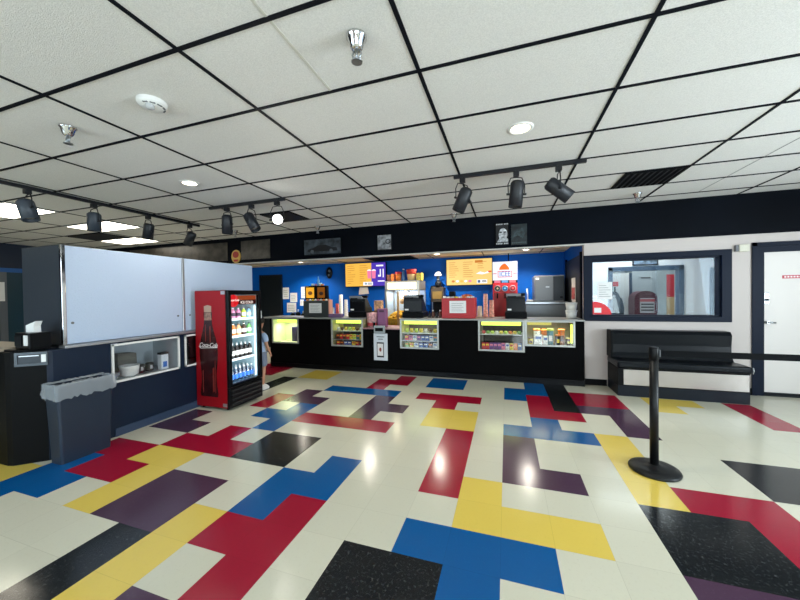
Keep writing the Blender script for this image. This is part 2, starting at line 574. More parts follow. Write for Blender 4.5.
box('banner_cloth', mat('banner_red', (170, 30, 40), .7), t, 3.65, 3.80, 7.19, 7.2, 1.37, 1.90)
box('tan_panel', mat('tan_panel', (170, 140, 95), .6), t, 3.65, 3.80, 7.19, 7.2, .9, 1.37)

# things stuck on the glass of window 1
t = thing('notice_sheet', 'white printed sheet taped to the window glass', 'notice', (1.55, YF + .045, 1.39))
box('sheet', PAPER, t, 1.445, 1.655, YF + .043, YF + .047, 1.385, 1.665)
for k in range(6):
    box('text_line', INK, t, 1.47, 1.63 - (k % 3) * .03, YF + .041, YF + .043, 1.43 + k * .035, 1.436 + k * .035)
arc = [(0, 0)] + [(.27 * math.cos(PI / 2 - a) , .25 * math.sin(PI / 2 - a)) for a in [PI / 2 * k / 10 for k in range(11)]]
o = MB().prism(arc, lambda u, v: (1.372 + u, YF + .047, 1.142 + v * .85), (0, -.003, 0)).build('window_decal', mat('decal_red', (225, 40, 50), .5), None, (1.5, YF + .045, 1.142))
tag(o, 'red quarter-round decal in the lower corner of the window glass', 'decal')
box('white_letter', WHITE, o, 1.40, 1.50, YF + .042, YF + .044, 1.17, 1.25)

# thermostat box by the door
t = thing('door_chime', 'small cream box mounted on the wall between window and door', 'chime box', (3.24, YF, 2.06))
box('case', mat('cream_plastic', (214, 210, 192), .5), t, 3.20, 3.315, YF - .05, YF + .001, 2.05, 2.15, .006)
box('side_vent', GREY, t, 3.165, 3.20, YF - .04, YF + .001, 2.055, 2.145, .004)

# door 1
DL0 = 3.50
df = MB()
df.box(DX0, DX0 + .055, YF - .02, YF + .12, 0, DZ).box(DX0, DX1, YF - .02, YF + .12, DZ - .05, DZ)
df.box(DX0 + .05, DL0, YF + .0, YF + .12, 0, DZ - .05).box(DL0, DX1, YF + .0, YF + .12, 2.03, DZ - .05)
dr = st(df.build('door_1', NAVY))
box('door_leaf', mat('door_paint', (226, 219, 214), .5), dr, DL0, DX1 - .02, YF + .03, YF + .075, .01, 2.03)
box('bottom_sweep', DGREY, dr, DL0, DX1 - .02, YF + .02, YF + .03, .005, .05)
box('threshold', DGREY, dr, DL0, DX1, YF - .0, YF + .03, 0.001, .012)
box('lock_plate', STEEL, dr, 3.51, 3.565, YF + .015, YF + .03, 1.30, 1.46, .004)
MB().cyl((3.535, YF + .015, 1.36), (3.535, YF - .005, 1.36), .017).build('lock_cylinder', DGREY, dr)
hb = MB()
hb.cyl((3.535, YF + .03, 1.04), (3.535, YF - .03, 1.04), .02).cyl((3.525, YF - .025, 1.04), (3.61, YF - .025, 1.04), .012)
hb.build('handle', STEEL, dr)
sg = box('door_sign', mat('sign_red', (196, 70, 84), .5), dr, 3.71, 4.02, YF + .026, YF + .03, 1.655, 1.70)
for k in range(9):
    box('letter_mark', mat('sign_white', (240, 225, 225), .5), sg, 3.73 + k * .032, 3.75 + k * .032, YF + .024, YF + .026, 1.667, 1.688)

# blue trim and doorway on far left wall
lt = MB().box(XL, XL + .03, 1.2, YF, 2.19, 2.29)
st(lt.build('trim_2', mat('bright_blue_trim', (30, 92, 160), .5)))
ld = MB().box(XL, XL + .02, 1.9, 2.24, 0, 2.19).box(XL, XL + .02, 2.36, 3.7, 0, 2.19)
st(ld.build('door_3', mat('teal_door', (10, 52, 66), .4)))
lp = MB().box(XL, XL + .05, 2.24, 2.36, 0, 2.19)
st(lp.build('trim_3', mat('grey_post', (92, 98, 104), .4)))
tag(box('wall_notice', PAPER, None, XL + .05, XL + .055, 2.20, 2.32, 1.50, 1.95, loc=(XL + .05, 2.26, 1.5)), 'white notice on the teal doors of the far navy wall', 'notice')

# ---------------------------------------------------------------- kitchen doors
kd = MB().box(-7.02, -6.31, YK - .04, YK + .001, 0, 2.13)
k1 = st(kd.build('door_4', mat('black_door', (8, 16, 20), .35)))
kf = MB()
kf.box(-7.07, -7.02, YK - .05, YK + .001, 0, 2.17).box(-6.31, -6.26, YK - .05, YK + .001, 0, 2.17).box(-7.02, -6.31, YK - .05, YK + .001, 2.13, 2.17)
kf.build('frame', mat('frame_black', (10, 22, 34), .4), k1)
cd = MB().box(1.265, 1.281, 4.25, 5.6, 0, 2.16)
k2 = st(cd.build('door_5', mat('corridor_black', (6, 9, 14), .5)))
box('frame', BLACK, k2, 1.25, 1.281, 5.6, 5.68, 0, 2.2)
box('frame', BLACK, k2, 1.25, 1.281, 4.17, 4.25, 0, 2.2)
t = thing('wall_poster', 'narrow grey and red poster in the dark doorway beside the ice machine', 'poster', (1.26, 4.75, 1.3))
box('sheet', mat('poster_grey', (170, 165, 160), .6), t, 1.255, 1.262, 4.62, 4.98, 1.32, 1.78)
box('print', mat('poster_red', (140, 60, 60), .6, noise=(16, .5, 2)), t, 1.250, 1.255, 4.66, 4.94, 1.38, 1.60)
# ---------------------------------------------------------------- ceiling fixtures
def emis(name, rgb, e):
    return mat(name, rgb, .5, emit=e)
def area(name, loc, rot, sx, sy, power, rgb=(1, 1, 1), spread=PI):
    l = bpy.data.lights.new(name, 'AREA')
    l.shape = 'RECTANGLE'
    l.size, l.size_y = sx, sy
    l.energy = power
    l.color = rgb
    l.spread = spread
    o = bpy.data.objects.new(name, l)
    COL.objects.link(o)
    o.location = loc
    o.rotation_euler = rot
    return o
def spot(name, loc, direction, power, size, rgb=(1, 1, 1), rad=.05):
    l = bpy.data.lights.new(name, 'SPOT')
    l.energy = power
    l.spot_size = size
    l.spot_blend = .6
    l.color = rgb
    l.shadow_soft_size = rad
    o = bpy.data.objects.new(name, l)
    COL.objects.link(o)
    o.location = loc
    o.rotation_euler = Vector(direction).to_track_quat('-Z', 'Y').to_euler()
    return o

TROF = emis('troffer_glow', (255, 246, 226), 9)
def cell(i, j):
    return GX0 + i * 4 * FT, GX0 + (i + 1) * 4 * FT, GY0 + j * 2 * FT, GY0 + (j + 1) * 2 * FT
for (i, j, lab) in ((-7, 0, 'bright ceiling panel light nearest the first track spotlight'), (-7, 2, 'bright ceiling panel light behind the second track spotlight'), (-8, 4, 'bright ceiling panel light lowest in view, just above the white shutters')):
    x0, x1, y0, y1 = cell(i, j)
    t = thing('ceiling_light', lab, 'ceiling light', ((x0 + x1) / 2, (y0 + y1) / 2, HC), 'panel lights in the ceiling')
    f = MB()
    f.box(x0 + .014, x1 - .014, y0 + .014, y0 + .04, HC - .012, HC - .0005).box(x0 + .014, x1 - .014, y1 - .04, y1 - .014, HC - .012, HC - .0005)
    f.box(x0 + .014, x0 + .04, y0 + .04, y1 - .04, HC - .012, HC - .0005).box(x1 - .04, x1 - .014, y0 + .04, y1 - .04, HC - .012, HC - .0005)
    f.build('frame', WHITE, t)
    box('diffuser', TROF, t, x0 + .04, x1 - .04, y0 + .04, y1 - .04, HC - .009, HC - .004)

CANL = emis('can_glow', (255, 236, 200), 14)
def can(x, y, z, lab, group, power, r=.085):
    t = thing('downlight', lab, 'recessed light', (x, y, z), group)
    MB().lathe((x, y, z), [(r + .02, -.0005), (r + .02, -.006), (r, -.012), (r - .012, -.004), (r - .012, -.001)], seg=28, cap=False).build('trim_ring', WHITE, t)
    MB().lathe((x, y, z), [(r - .012, -.001), (r - .012, -.004)], seg=28).build('lamp', CANL, t)
    spot('can_lamp', (x, y, z - .03), (0, 0, -1), power, 2.5, (1, .92, .80), .06)
can(.17, .85, HC, 'round recessed ceiling light above the middle of the floor', 'recessed lights in the main ceiling', 45)
can(-3.54, .86, HC, 'round recessed ceiling light ahead of the smoke detector', 'recessed lights in the main ceiling', 45)
can(-5.13, 5.3, ZK, 'recessed light in the low ceiling near the wall notices', 'recessed lights over the counter', 125, .075)
can(-1.43, 5.15, ZK, 'recessed light in the low ceiling between the two menu screens', 'recessed lights over the counter', 125, .075)
can(.44, 5.2, ZK, 'recessed light in the low ceiling before the ice machine', 'recessed lights over the counter', 125, .075)
can(-3.0, 4.8, ZK, 'recessed light hidden by the header above the first menu screen', 'recessed lights over the counter', 110, .075)

def sprinkler(x, y, lab, s=1.0, cup=True):
    t = thing('sprinkler_head', lab, 'sprinkler', (x, y, HC))
    MB().lathe((x, y, HC), [(.055 * s, -.0005), (.055 * s, -.012), (.045 * s, -.02), (.035 * s, -.06), (.022 * s, -.075)], seg=20).build('cup', CHROME if cup else STEEL, t)
    a = MB()
    a.tube([(x - .012 * s, y, HC - .07 * s), (x - .026 * s, y, HC - .095 * s), (x - .012 * s, y, HC - .125 * s)], .005 * s)
    a.tube([(x + .012 * s, y, HC - .07 * s), (x + .026 * s, y, HC - .095 * s), (x + .012 * s, y, HC - .125 * s)], .005 * s)
    a.cyl((x, y, HC - .07), (x, y, HC - .12 * s), .007 * s)
    a.build('yoke', STEEL, t)
    MB().lathe((x, y, HC), [(.008 * s, -.122 * s), (.03 * s, -.13 * s), (.03 * s, -.136 * s)], seg=12).build('deflector', STEEL, t)
sprinkler(-.70, -.47, 'large chrome sprinkler head, nearest of the ceiling sprinklers')
sprinkler(-3.26, -.41, 'chrome sprinkler head in the ceiling beside the smoke detector')
sprinkler(-3.46, 3.5, 'small sprinkler head above the car picture on the black header')
sprinkler(-.79, 3.5, 'small sprinkler head below the tilted track spotlight by the header')
sprinkler(1.8, 3.3, 'small sprinkler head beside the black ceiling vent')
sprinkler(-5.2, 3.2, 'small sprinkler head under the hanging spotlight near the white shutters')

t = thing('smoke_detector', 'round white smoke detector on the ceiling tile', 'smoke detector', (-2.30, -.42, HC))
MB().lathe((-2.30, -.42, HC), [(.09, -.0005), (.09, -.018), (.08, -.035), (.05, -.045), (0, -.047)], seg=28, cap=False).build('housing', WHITE, t)
MB().lathe((-2.28, -.45, HC), [(.028, -.038), (.026, -.062), (.015, -.07), (0, -.071)], seg=16, cap=False).build('sensor', mat('grey_lens', (190, 192, 194), .2), t)
for k in range(5):
    a = -1.2 + k * .6
    MB().obox((-2.30 + .07 * math.cos(a), -.42 + .07 * math.sin(a), HC - .034), (.006 * math.cos(a), .006 * math.sin(a), 0), (-.016 * math.sin(a), .016 * math.cos(a), 0), (0, 0, .006)).build('slot', GREY, t)

def vent(x0, x1, y0, y1, lab):
    t = thing('ceiling_vent', lab, 'air vent', ((x0 + x1) / 2, (y0 + y1) / 2, HC))
    f = MB()
    f.box(x0, x1, y0, y0 + .03, HC - .015, HC - .0005).box(x0, x1, y1 - .03, y1, HC - .015, HC - .0005).box(x0, x0 + .03, y0 + .03, y1 - .03, HC - .015, HC - .0005).box(x1 - .03, x1, y0 + .03, y1 - .03, HC - .015, HC - .0005)
    f.build('frame', BLACK, t)
    s = MB()
    n = 9
    for k in range(n):
        x = x0 + .05 + (x1 - x0 - .1) * k / (n - 1)
        s.obox((x, (y0 + y1) / 2, HC - .012), (.02, 0, .008), (0, (y1 - y0) / 2 - .03, 0), (-.001, 0, .002))
    s.build('slat', mat('vent_black', (24, 26, 32), .5), t)
    box('backing', BLACK, t, x0 + .02, x1 - .02, y0 + .02, y1 - .02, HC - .004, HC - .0006)
vent(1.37, 1.98, GY0 + 6 * FT + .014, GY0 + 8 * FT - .014, 'black slatted vent set in the ceiling near the black header')
x0, x1, y0, y1 = cell(-4, 3)
vent(-3.83, -3.25, GY0 + 6 * FT + .014, GY0 + 8 * FT - .014, 'black ceiling vent beside the glowing track spotlight')
x0, x1, y0, y1 = cell(-8, 2)
vent(x0 + .1, x1 - .1, GY0 + 6 * FT + .014, GY0 + 8 * FT - .014, 'dark ceiling vent between the panel lights')

# track lighting
TRK = mat('track_black', (16, 18, 24), .4)
HEADM = mat('spot_black', (26, 29, 36), .45)
HEADG = mat('spot_grey', (58, 66, 76), .45)
t1 = MB().obox((-5.40, .2, HC - .026), (.018, 0, 0), (0, 2.35, 0), (0, 0, .019)).build('light_track', TRK, None, (-5.4, .2, HC))
tag(t1, 'long black lighting track above the bin and fridge', 'lighting track')
t = thing('ceiling_vent', 'black vent in the low kitchen ceiling above the first menu screen', 'air vent', (-2.7, 5.45, ZK))
box('frame', BLACK, t, -3.25, -2.05, 5.0, 5.9, ZK - .012, ZK - .0055)
for k in range(8):
    MB().obox((-2.65, 5.06 + k * .11, ZK - .018), (.57, 0, 0), (0, .03, .005), (0, 0, .0015)).build('slat', mat('vent_black', (24, 26, 32), .5), t)
t2 = MB().box(-4.20, -2.85, 1.70, 1.736, HC - .045, HC - .007).build('light_track', TRK, None, (-3.5, 1.72, HC))
tag(t2, 'short black lighting track holding the glowing spotlight', 'lighting track')
t3 = MB().box(-.52, .84, 1.70, 1.736, HC - .045, HC - .007).build('light_track', TRK, None, (.16, 1.72, HC))
tag(t3, 'short black lighting track in front of the two menu screens', 'lighting track')
CAMP = Vector((.045, -2.06, 1.496))
def head(x, y, d, lab, group, m=None, lit=False, drop=.19, ln=.25, r=.072, yoke='x'):
    m = m or HEADM
    z = HC - .045
    t = thing('track_spotlight', lab, 'spotlight', (x, y, z), group)
    MB().box(x - .03, x + .03, y - .03, y + .03, z - .055, z - .0005, .004).build('adapter', TRK, t)
    d = Vector(d).normalized()
    c = Vector((x, y, z - .06 - drop))
    side = Vector((1, 0, 0)) if yoke == 'x' else Vector((0, 1, 0))
    side = (side - d * side.dot(d)).normalized()
    # canister
    b = c - d * (ln * .5)
    MB().lathe(b, [(0, 0), (r * .72, 0), (r * .97, .02), (r, .04), (r, ln), (r * .93, ln), (r * .9, ln - .03), (r * .55, ln - .1), (0, ln - .1)], d, 28, cap=False).build('canister', m, t)
    top = Vector((x, y, z - .055))
    pts = [c + side * (r + .012), c + side * (r + .014) + Vector((0, 0, drop * .55)), top + side * (r * .8) + Vector((0, 0, -.02)), top + Vector((0, 0, -.012)), top - side * (r * .8) + Vector((0, 0, -.02)), c - side * (r + .014) + Vector((0, 0, drop * .55)), c - side * (r + .012)]
    MB().tube(pts, .006).build('yoke', TRK, t)
    for s in (1, -1):
        MB().cyl(c + side * s * (r - .002), c + side * s * (r + .032), .012, seg=10).build('knob', TRK, t)
    lm = emis('spot_glow', (255, 250, 240), 60) if lit else mat('dead_lamp', (120, 120, 118), .2)
    MB().lathe(b + d * (ln - .05), [(r * .8, 0), (r * .78, .012), (r * .4, .02), (0, .022)], d, 24).build('lamp', lm, t)
    if lit:
        spot('spot_lamp', b + d * (ln + .02), d, 60, 1.0, (1, .95, .88), .05)
    return t
g = 'spotlights on the ceiling tracks'
head(-5.4, .26, (.30, .1, -1), 'grey track spotlight closest to the napkin dispenser end of the long track', g, HEADG, r=.08)
head(-5.4, .92, (.02, 0, -1), 'grey track spotlight pointing straight down before a panel light', g, HEADG, r=.078)
head(-5.4, 1.64, (-.18, .0, -1), 'black track spotlight third along the long track', g)
head(-5.4, 2.36, (-.5, -.1, -1), 'black track spotlight tilted at the far end of the long track', g)
head(-3.87, 1.718, (0, 0, -1), 'black track spotlight hanging straight at the start of the short track over the fridge', g, ln=.27)
head(-3.42, 1.718, (.62, 0, -1), 'black track spotlight swung aside next to the glowing one', g, yoke='y', ln=.27)
hp = Vector((-2.98, 1.718, HC - .3))
head(-2.98, 1.718, CAMP - hp + Vector((0, .4, .1)), 'glowing track spotlight shining towards the viewer', g, lit=True)
head(-.42, 1.718, (-.42, -.1, -1), 'black track spotlight at the start of the track before the menu screens', g, ln=.27)
head(.16, 1.718, (-.10, 0, -1), 'black track spotlight in the middle of the track before the menu screens', g, ln=.28)
head(.58, 1.718, (.95, .1, -.8), 'black track spotlight tipped sharply sideways at the track end', g, ln=.28, yoke='y')

# ---------------------------------------------------------------- header pictures
def picture(name, cat, lab, x0, x1, z0, z1, rgb, nz, amt, fr=True):
    t = thing(name, lab, cat, ((x0 + x1) / 2, YF, z0))
    if fr:
        f = MB()
        for a, b2, c, d in ((x0, x1, z0, z0 + .015), (x0, x1, z1 - .015, z1), (x0, x0 + .015, z0, z1), (x1 - .015, x1, z0, z1)):
            f.box(a, b2, YF - .018, YF - .001, c, d)
        f.build('frame', BLACK, t)
    box('print', mat(name + '_print_%d' % int(x0 * 100), rgb, .35, noise=(nz, amt, 4)), t, x0 + .01, x1 - .01, YF - .012, YF - .001, z0 + .01, z1 - .01)
    return t
p = picture('wall_picture', 'picture', 'wide dim picture of a dark car on the black header', -4.04, -3.14, 2.37, 2.71, (58, 66, 74), 6, .75)
car = [(0, .0), (.02, .05), (.16, .085), (.26, .13), (.44, .135), (.58, .08), (.70, .065), (.72, .0)]
MB().prism(car, lambda u, v: (-3.95 + u, YF - .014, 2.44 + v), (0, -.003, 0)).build('car_shape', mat('car_ink', (12, 14, 18), .3), p)
for cx in (-3.83, -3.38):
    MB().cyl((cx, YF - .017, 2.445), (cx, YF - .0195, 2.445), .038).build('car_wheel', mat('wheel_ink', (90, 96, 102), .3), p)
p = picture('wall_picture', 'picture', 'small square grey picture on the black header above the popcorn machine', -2.36, -2.05, 2.385, 2.695, (128, 130, 134), 11, .8)
MB().lathe((-2.13, YF - .013, 2.55), [(.05, 0), (.05, .003), (.035, .003), (.035, 0)], (0, -1, 0), 20, cap=False).build('ring', DINK, p)
p = picture('movie_poster', 'poster', 'black and white portrait poster on the header over the second menu screen', -.13, .10, 2.345, 2.735, (22, 24, 28), 14, .5)
MB().ball((-.0, YF - .012, 2.535), .085, .85, .04, 1.25).build('face_shape', mat('pale_ink', (185, 188, 192), .5, noise=(22, .6, 3)), p)
for ex in (-.035, .03):
    MB().ball((ex, YF - .0165, 2.57), .02, 1.3, .05, .6).build('eye_shadow', DINK, p)
MB().ball((0, YF - .0165, 2.485), .022, 1.4, .05, .35).build('mouth_shadow', DINK, p)
MB().prism([(-.09, 0), (.1, 0), (.09, .05), (.03, .085), (-.04, .08)], lambda u, v: (u - .01, YF - .013, 2.40 + v), (0, -.003, 0)).build('collar', mat('pale_ink2', (170, 174, 178), .5, noise=(25, .5, 3)), p)
for zz, h in ((2.70, .018), (2.362, .022)):
    for k in range(8):
        w = .018 if k != 4 else .006
        box('letter_mark', mat('poster_white', (200, 202, 205), .5), p, -.112 + k * .026, -.112 + k * .026 + w, YF - .016, YF - .012, zz, zz + h)
p = picture('movie_poster', 'poster', 'very dark faint poster beside the black and white portrait poster', .125, .40, 2.33, 2.70, (26, 36, 40), 9, .9, fr=False)
for k in range(7):
    box('letter_mark', mat('faint_ink', (64, 78, 82), .5), p, .15 + k * .033, .172 + k * .033, YF - .014, YF - .012, 2.36, 2.385)
MB().prism([(0, 0), (.05, .12), (.1, .1), (.15, .16), (.2, .05), (.16, -.02), (.08, .03)], lambda u, v: (.16 + u, YF - .012, 2.47 + v), (0, -.002, 0)).build('faint_figure', mat('faint_ink2', (44, 58, 62), .5, noise=(20, .6, 3)), p)
p = picture('mural_panel', 'mural', 'faded dark brown mural panel on the header above the white shutters', -5.72, -4.9, 2.36, 2.80, (46, 44, 40), 7, .6, fr=False)
p = picture('mural_panel', 'mural', 'speckled dark mural strip far along the header', -9.4, -6.1, 2.36, 2.80, (50, 46, 40), 5, .7, fr=False)
t = thing('oval_plaque', 'small yellow and red oval plaque on the black header', 'plaque', (-5.855, YF, 2.30))
MB().prism([(.13 * math.cos(a), .15 * math.sin(a)) for a in [2 * PI * k / 28 for k in range(28)]], lambda u, v: (-5.855 + u, YF - .001, 2.45 + v), (0, -.02, 0)).build('plate', mat('plaque_gold', (205, 165, 80), .4), t)
MB().prism([(.085 * math.cos(a), .075 * math.sin(a)) for a in [2 * PI * k / 24 for k in range(24)]], lambda u, v: (-5.855 + u, YF - .021, 2.49 + v), (0, -.006, 0)).build('upper_patch', mat('plaque_red', (160, 36, 30), .4), t)
MB().prism([(-.05, .0), (.05, 0), (.07, .05), (-.07, .05)], lambda u, v: (-5.855 + u, YF - .021, 2.33 + v), (0, -.006, 0)).build('lower_patch', MATS['plaque_red'], t)

# ---------------------------------------------------------------- the side island (bar) with shutters
XI = -4.02
t = thing('bar_island', 'long navy bar unit with a cut corner, lit showcase and steel ledge', 'bar counter', (-4.5, 1.0, 0))
body = MB()
# footprint of the near end with cut corner, up to the showcase
end = [(-5.3, -.40), (-4.27, -.40), (-4.22, -.385), (-4.035, -.225), (-4.02, -.19), (-4.02, .28), (-5.3, .28)]
body.prism(end, lambda u, v: (u, v, 0.0), (0, 0, 1.03))
body.box(-5.3, XI, .28, 2.40, 0, .585)            # below showcase
body.box(-5.3, XI, 1.055, 1.12, .585, 1.03)
body.box(-5.3, XI, 1.95, 2.40, .585, 1.03)
body.box(-5.3, -4.5, .28, 1.95, .585, 1.03)       # behind showcase
body.box(-4.5, XI, .28, 1.95, 1.015, 1.03)
body.build('body', ISLE, t)
endp = MB()
endp.prism([(-5.3, -.402), (-4.272, -.402), (-4.222, -.387), (-4.037, -.227), (-4.037, -.19), (-5.3, -.19)], lambda u, v: (u, v, .001), (0, 0, 1.03))
endp.build('end_panel', BLACK, t)
box('baseboard', mat('base_blue', (44, 62, 88), .5), t, XI, XI + .012, .30, 2.40, 0, .09)
box('ledge', ALU, t, -4.12, XI + .01, -.1, 2.42, 1.03, 1.055, .003)
box('end_top', WOODP, t, -5.3, -4.36, -.43, -.08, 1.032, 1.065, .004)
box('dark_top', BLKG, t, -4.36, -4.125, -.37, -.08, 1.032, 1.05, .004)
def showcase(y0, y1, z0, z1, lit):
    f = MB()
    for a, b2, c, d in ((y0, y1, z0, z0 + .022), (y0, y1, z1 - .022, z1), (y0, y0 + .02, z0, z1), (y1 - .02, y1, z0, z1)):
        f.box(XI - .01, XI + .012, a, b2, c, d)
    fo = f.build('showcase_frame', WHITE, t)
    l = MB()
    m = .012
    l.box(-4.498, -4.49, y0, y1, z0, z1).box(-4.49, XI - .01, y0 + .001, y0 + .01, z0, z1).box(-4.49, XI - .01, y1 - .01, y1 - .001, z0, z1).box(-4.49, XI - .01, y0 + .01, y1 - .01, z0 + .001, z0 + .012)
    l.build('showcase_liner', mat('liner_grey', (170, 180, 186), .5) if lit else mat('liner_dark', (16, 22, 32), .4), t)  # lit and unlit interiors are put into the liner colour
    box('showcase_glass', GLASS, t, XI - .004, XI, y0 + .02, y1 - .02, z0 + .022, z1 - .022)
showcase(.285, 1.05, .587, 1.012, True)
showcase(1.122, 1.945, .587, 1.012, False)
box('showcase_lamp', emis('showcase_glow', (225, 238, 255), 1.6), t, -4.30, -4.2, .32, .45, .99, 1.011)
# chute on the cut corner
ca, cb_ = Vector((-4.22, -.387, 0)), Vector((-4.037, -.227, 0))
dd = (cb_ - ca).normalized()
nn = Vector((dd.y, -dd.x, 0))
mid = (ca + cb_) / 2
def on_cut(u, z, off):
    return mid + dd * u + nn * off + Vector((0, 0, z))
ch = MB()
for u0, u1, z0, z1 in ((-.09, .135, .90, .92), (-.09, .135, 1.005, 1.025), (-.09, -.07, .92, 1.005), (.09, .135, .92, 1.005)):
    ch.obox(on_cut((u0 + u1) / 2, (z0 + z1) / 2, .007), dd * (u1 - u0) / 2, nn * .007, Vector((0, 0, (z1 - z0) / 2)))
chute = ch.build('trash_chute', mat('chute_grey', (84, 90, 96), .35, .6), t)
MB().obox(on_cut(.01, .963, .006), dd * .08, nn * .003, Vector((0, 0, .042))).build('flap', mat('flap_grey', (58, 62, 68), .35, .5), chute)
MB().obox(on_cut(.01, .992, .012), dd * .068, nn * .005, Vector((0, 0, .004))).build('flap_grip', CHROME, chute)
MB().obox(on_cut(.11, .965, .016), dd * .016, nn * .003, Vector((0, 0, .035))).build('chute_label', PAPER, chute)

# upper unit with the white shutters
t = thing('shuttered_cabinet', 'long dark cabinet with two white textured shutters on top of the navy bar', 'cabinet', (-4.5, 1.0, 1.056))
box('carcass', mat('carcass_charcoal', (52, 58, 66), .35, bump=(60, .04)), t, -4.76, -4.115, -.07, 2.44, 1.0565, 2.045, .004)
FRP = mat('white_textured_panel', (190, 206, 230), .28, bump=(75, .55))
s1 = box('shutter', FRP, t, -4.115, -4.095, -.045, 1.165, 1.06, 2.04, .003)
s2 = box('shutter', FRP, t, -4.115, -4.095, 1.20, 2.44, 1.06, 2.04, .003)
box('corner_strip', CHROME, t, -4.122, -4.088, -.078, -.046, 1.057, 2.045, .004)
box('centre_strip', ALU, t, -4.118, -4.085, 1.167, 1.198, 1.057, 2.045, .003)
for s, y in ((s1, .0), (s1, 1.10), (s2, 1.27)):
    MB().cyl((-4.096, y, 1.27), (-4.088, y, 1.27), .012, seg=14).build('lock_button', GREY, s)

# napkin dispenser + napkins on the bar end
t = thing('napkin_dispenser', 'black countertop napkin dispenser at the end of the navy bar', 'napkin dispenser', (-4.2, -.25, 1.05))
nd = MB()
nd.box(-4.33, -4.10, -.31, -.16, 1.0505, 1.20, .006)
nd.build('housing', BLKG, t)
MB().obox((-4.265, -.313, 1.125), (.055, 0, 0), (0, .004, 0), (0, 0, .05)).build('face_plate', DGREY, t)
box('napkin_slot', PAPER, t, -4.175, -4.125, -.318, -.305, 1.085, 1.18)
o = MB().prism([(0, 0), (.105, 0), (.10, .06), (.125, .105), (.0, .065)], lambda u, v: (-4.27 + u, -.26 + u * .1, 1.201 + v), (.0, .05, 0)).build('paper_napkin', PAPER, None, (-4.22, -.26, 1.201))
tag(o, 'white folded napkins standing on the black napkin dispenser', 'napkin')

# showcase contents (plain wares)
o = MB().lathe((-4.17, .55, .6), [(.055, 0), (.085, .02), (.095, .11), (.1, .125), (.088, .125), (.08, .03), (0, .025)], seg=24).build('planter_pot', WHITE, None, (-4.17, .55, .6))
tag(o, 'white round planter pot in the navy bar showcase', 'pot')
o = MB().lathe((-4.17, .375, .6), [(.04, 0), (.06, .03), (.068, .07), (.062, .07), (.05, .035), (0, .03)], seg=24).build('serving_bowl', mat('grey_glaze', (130, 140, 148), .3), None, (-4.17, .375, .6))
tag(o, 'grey bowl beside the white pot in the showcase', 'bowl')
def mug(y, lab):
    t = thing('mug', lab, 'mug', (-4.22, y, .6))
    MB().lathe((-4.22, y, .6), [(.04, 0), (.045, .01), (.045, .1), (.04, .1), (.038, .015), (0, .012)], seg=20).build('cup', mat('dark_glaze', (50, 48, 50), .3), t)
    MB().tube([(-4.18, y, .68), (-4.15, y, .67), (-4.15, y, .63), (-4.18, y, .62)], .006).build('handle', MATS['dark_glaze'], t)
    box('print', mat('mug_white', (200, 200, 205), .5), t, -4.177, -4.173, y - .02, y + .02, .63, .675)
mug(.70, 'dark printed mug near the middle of the showcase')
mug(.81, 'dark printed mug closest to the white blue box in the showcase')
t = thing('gift_box', 'white and blue upright carton at the far end of the showcase', 'carton', (-4.14, .93, .6))
box('carton', mat('carton_white', (222, 228, 235), .5), t, -4.18, -4.11, .88, .97, .601, .79, .003)
box('dark_lid', DINK, t, -4.182, -4.108, .878, .972, .79, .815, .002)
box('blue_patch', mat('carton_blue', (60, 110, 190), .5), t, -4.109, -4.107, .90, .95, .63, .70)
o = MB().prism([(-.11, 0), (.11, 0), (.10, .24), (-.10, .26)], lambda u, v: (-4.40, .60 + u, .602 + v), (.12, 0, 0)).build('grey_carton', mat('grey_brown_card', (105, 104, 96), .7), None, (-4.34, .6, .6))
tag(o, 'grey-brown carton at the back of the showcase behind the pot', 'carton')

# ---------------------------------------------------------------- slim bin
t = thing('trash_bin', 'slim tall navy-grey bin with a clear liner beside the bar', 'trash bin', (-3.90, -.06, 0))
bm_ = MB()
def ringed(mb, zs):
    rings = []
    for (x0, x1, y0, y1, z, r) in zs:
        pts = []
        for cx, cy, a0 in ((x1 - r, y1 - r, 0), (x0 + r, y1 - r, PI / 2), (x0 + r, y0 + r, PI), (x1 - r, y0 + r, 3 * PI / 2)):
            for k in range(5):
                a = a0 + PI / 2 * k / 4
                pts.append(mb.bm.verts.new((cx + r * math.cos(a), cy + r * math.sin(a), z)))
        rings.append(pts)
    for A, B in zip(rings, rings[1:]):
        for i in range(len(A)):
            f = mb.bm.faces.new((A[i], A[(i + 1) % 20], B[(i + 1) % 20], B[i]))
    mb.bm.faces.new(list(reversed(rings[0])))
    mb.bm.faces.new(rings[-1])
    return mb
ringed(bm_, [(-3.965, -3.805, -.25, .14, 0, .02), (-3.985, -3.79, -.275, .165, .70, .02), (-3.992, -3.784, -.281, .171, .72, .02), (-3.976, -3.8, -.265, .155, .72, .02), (-3.955, -3.815, -.24, .13, .03, .02)])
bm_.build('bin_body', mat('bin_blue_grey', (32, 44, 60), .4, spec=.35, bump=(50, .05)), t)
LIN = bpy.data.materials.new('clear_liner')
LIN.use_nodes = True
_n, _l = LIN.node_tree.nodes, LIN.node_tree.links
_b = _n['Principled BSDF']
_b.inputs['Base Color'].default_value = (.62, .68, .74, 1)
_b.inputs['Roughness'].default_value = .25
_b.inputs['Alpha'].default_value = .36
ln_ = MB()
pts_o = []
N = 64
def rr(i, grow):
    # rounded rectangle walk
    x0, x1, y0, y1 = -3.994 - grow, -3.782 + grow, -.283 - grow, .173 + grow
    per = [(x1, y0), (x1, y1), (x0, y1), (x0, y0)]
    L_ = [y1 - y0, x1 - x0, y1 - y0, x1 - x0]
    s = (i / N) * sum(L_)
    k = 0
    while s > L_[k] + 1e-9:
        s -= L_[k]
        k += 1
    a, b2 = per[k], per[(k + 1) % 4]
    f = s / L_[k]
    return a[0] + (b2[0] - a[0]) * f, a[1] + (b2[1] - a[1]) * f
rings = []
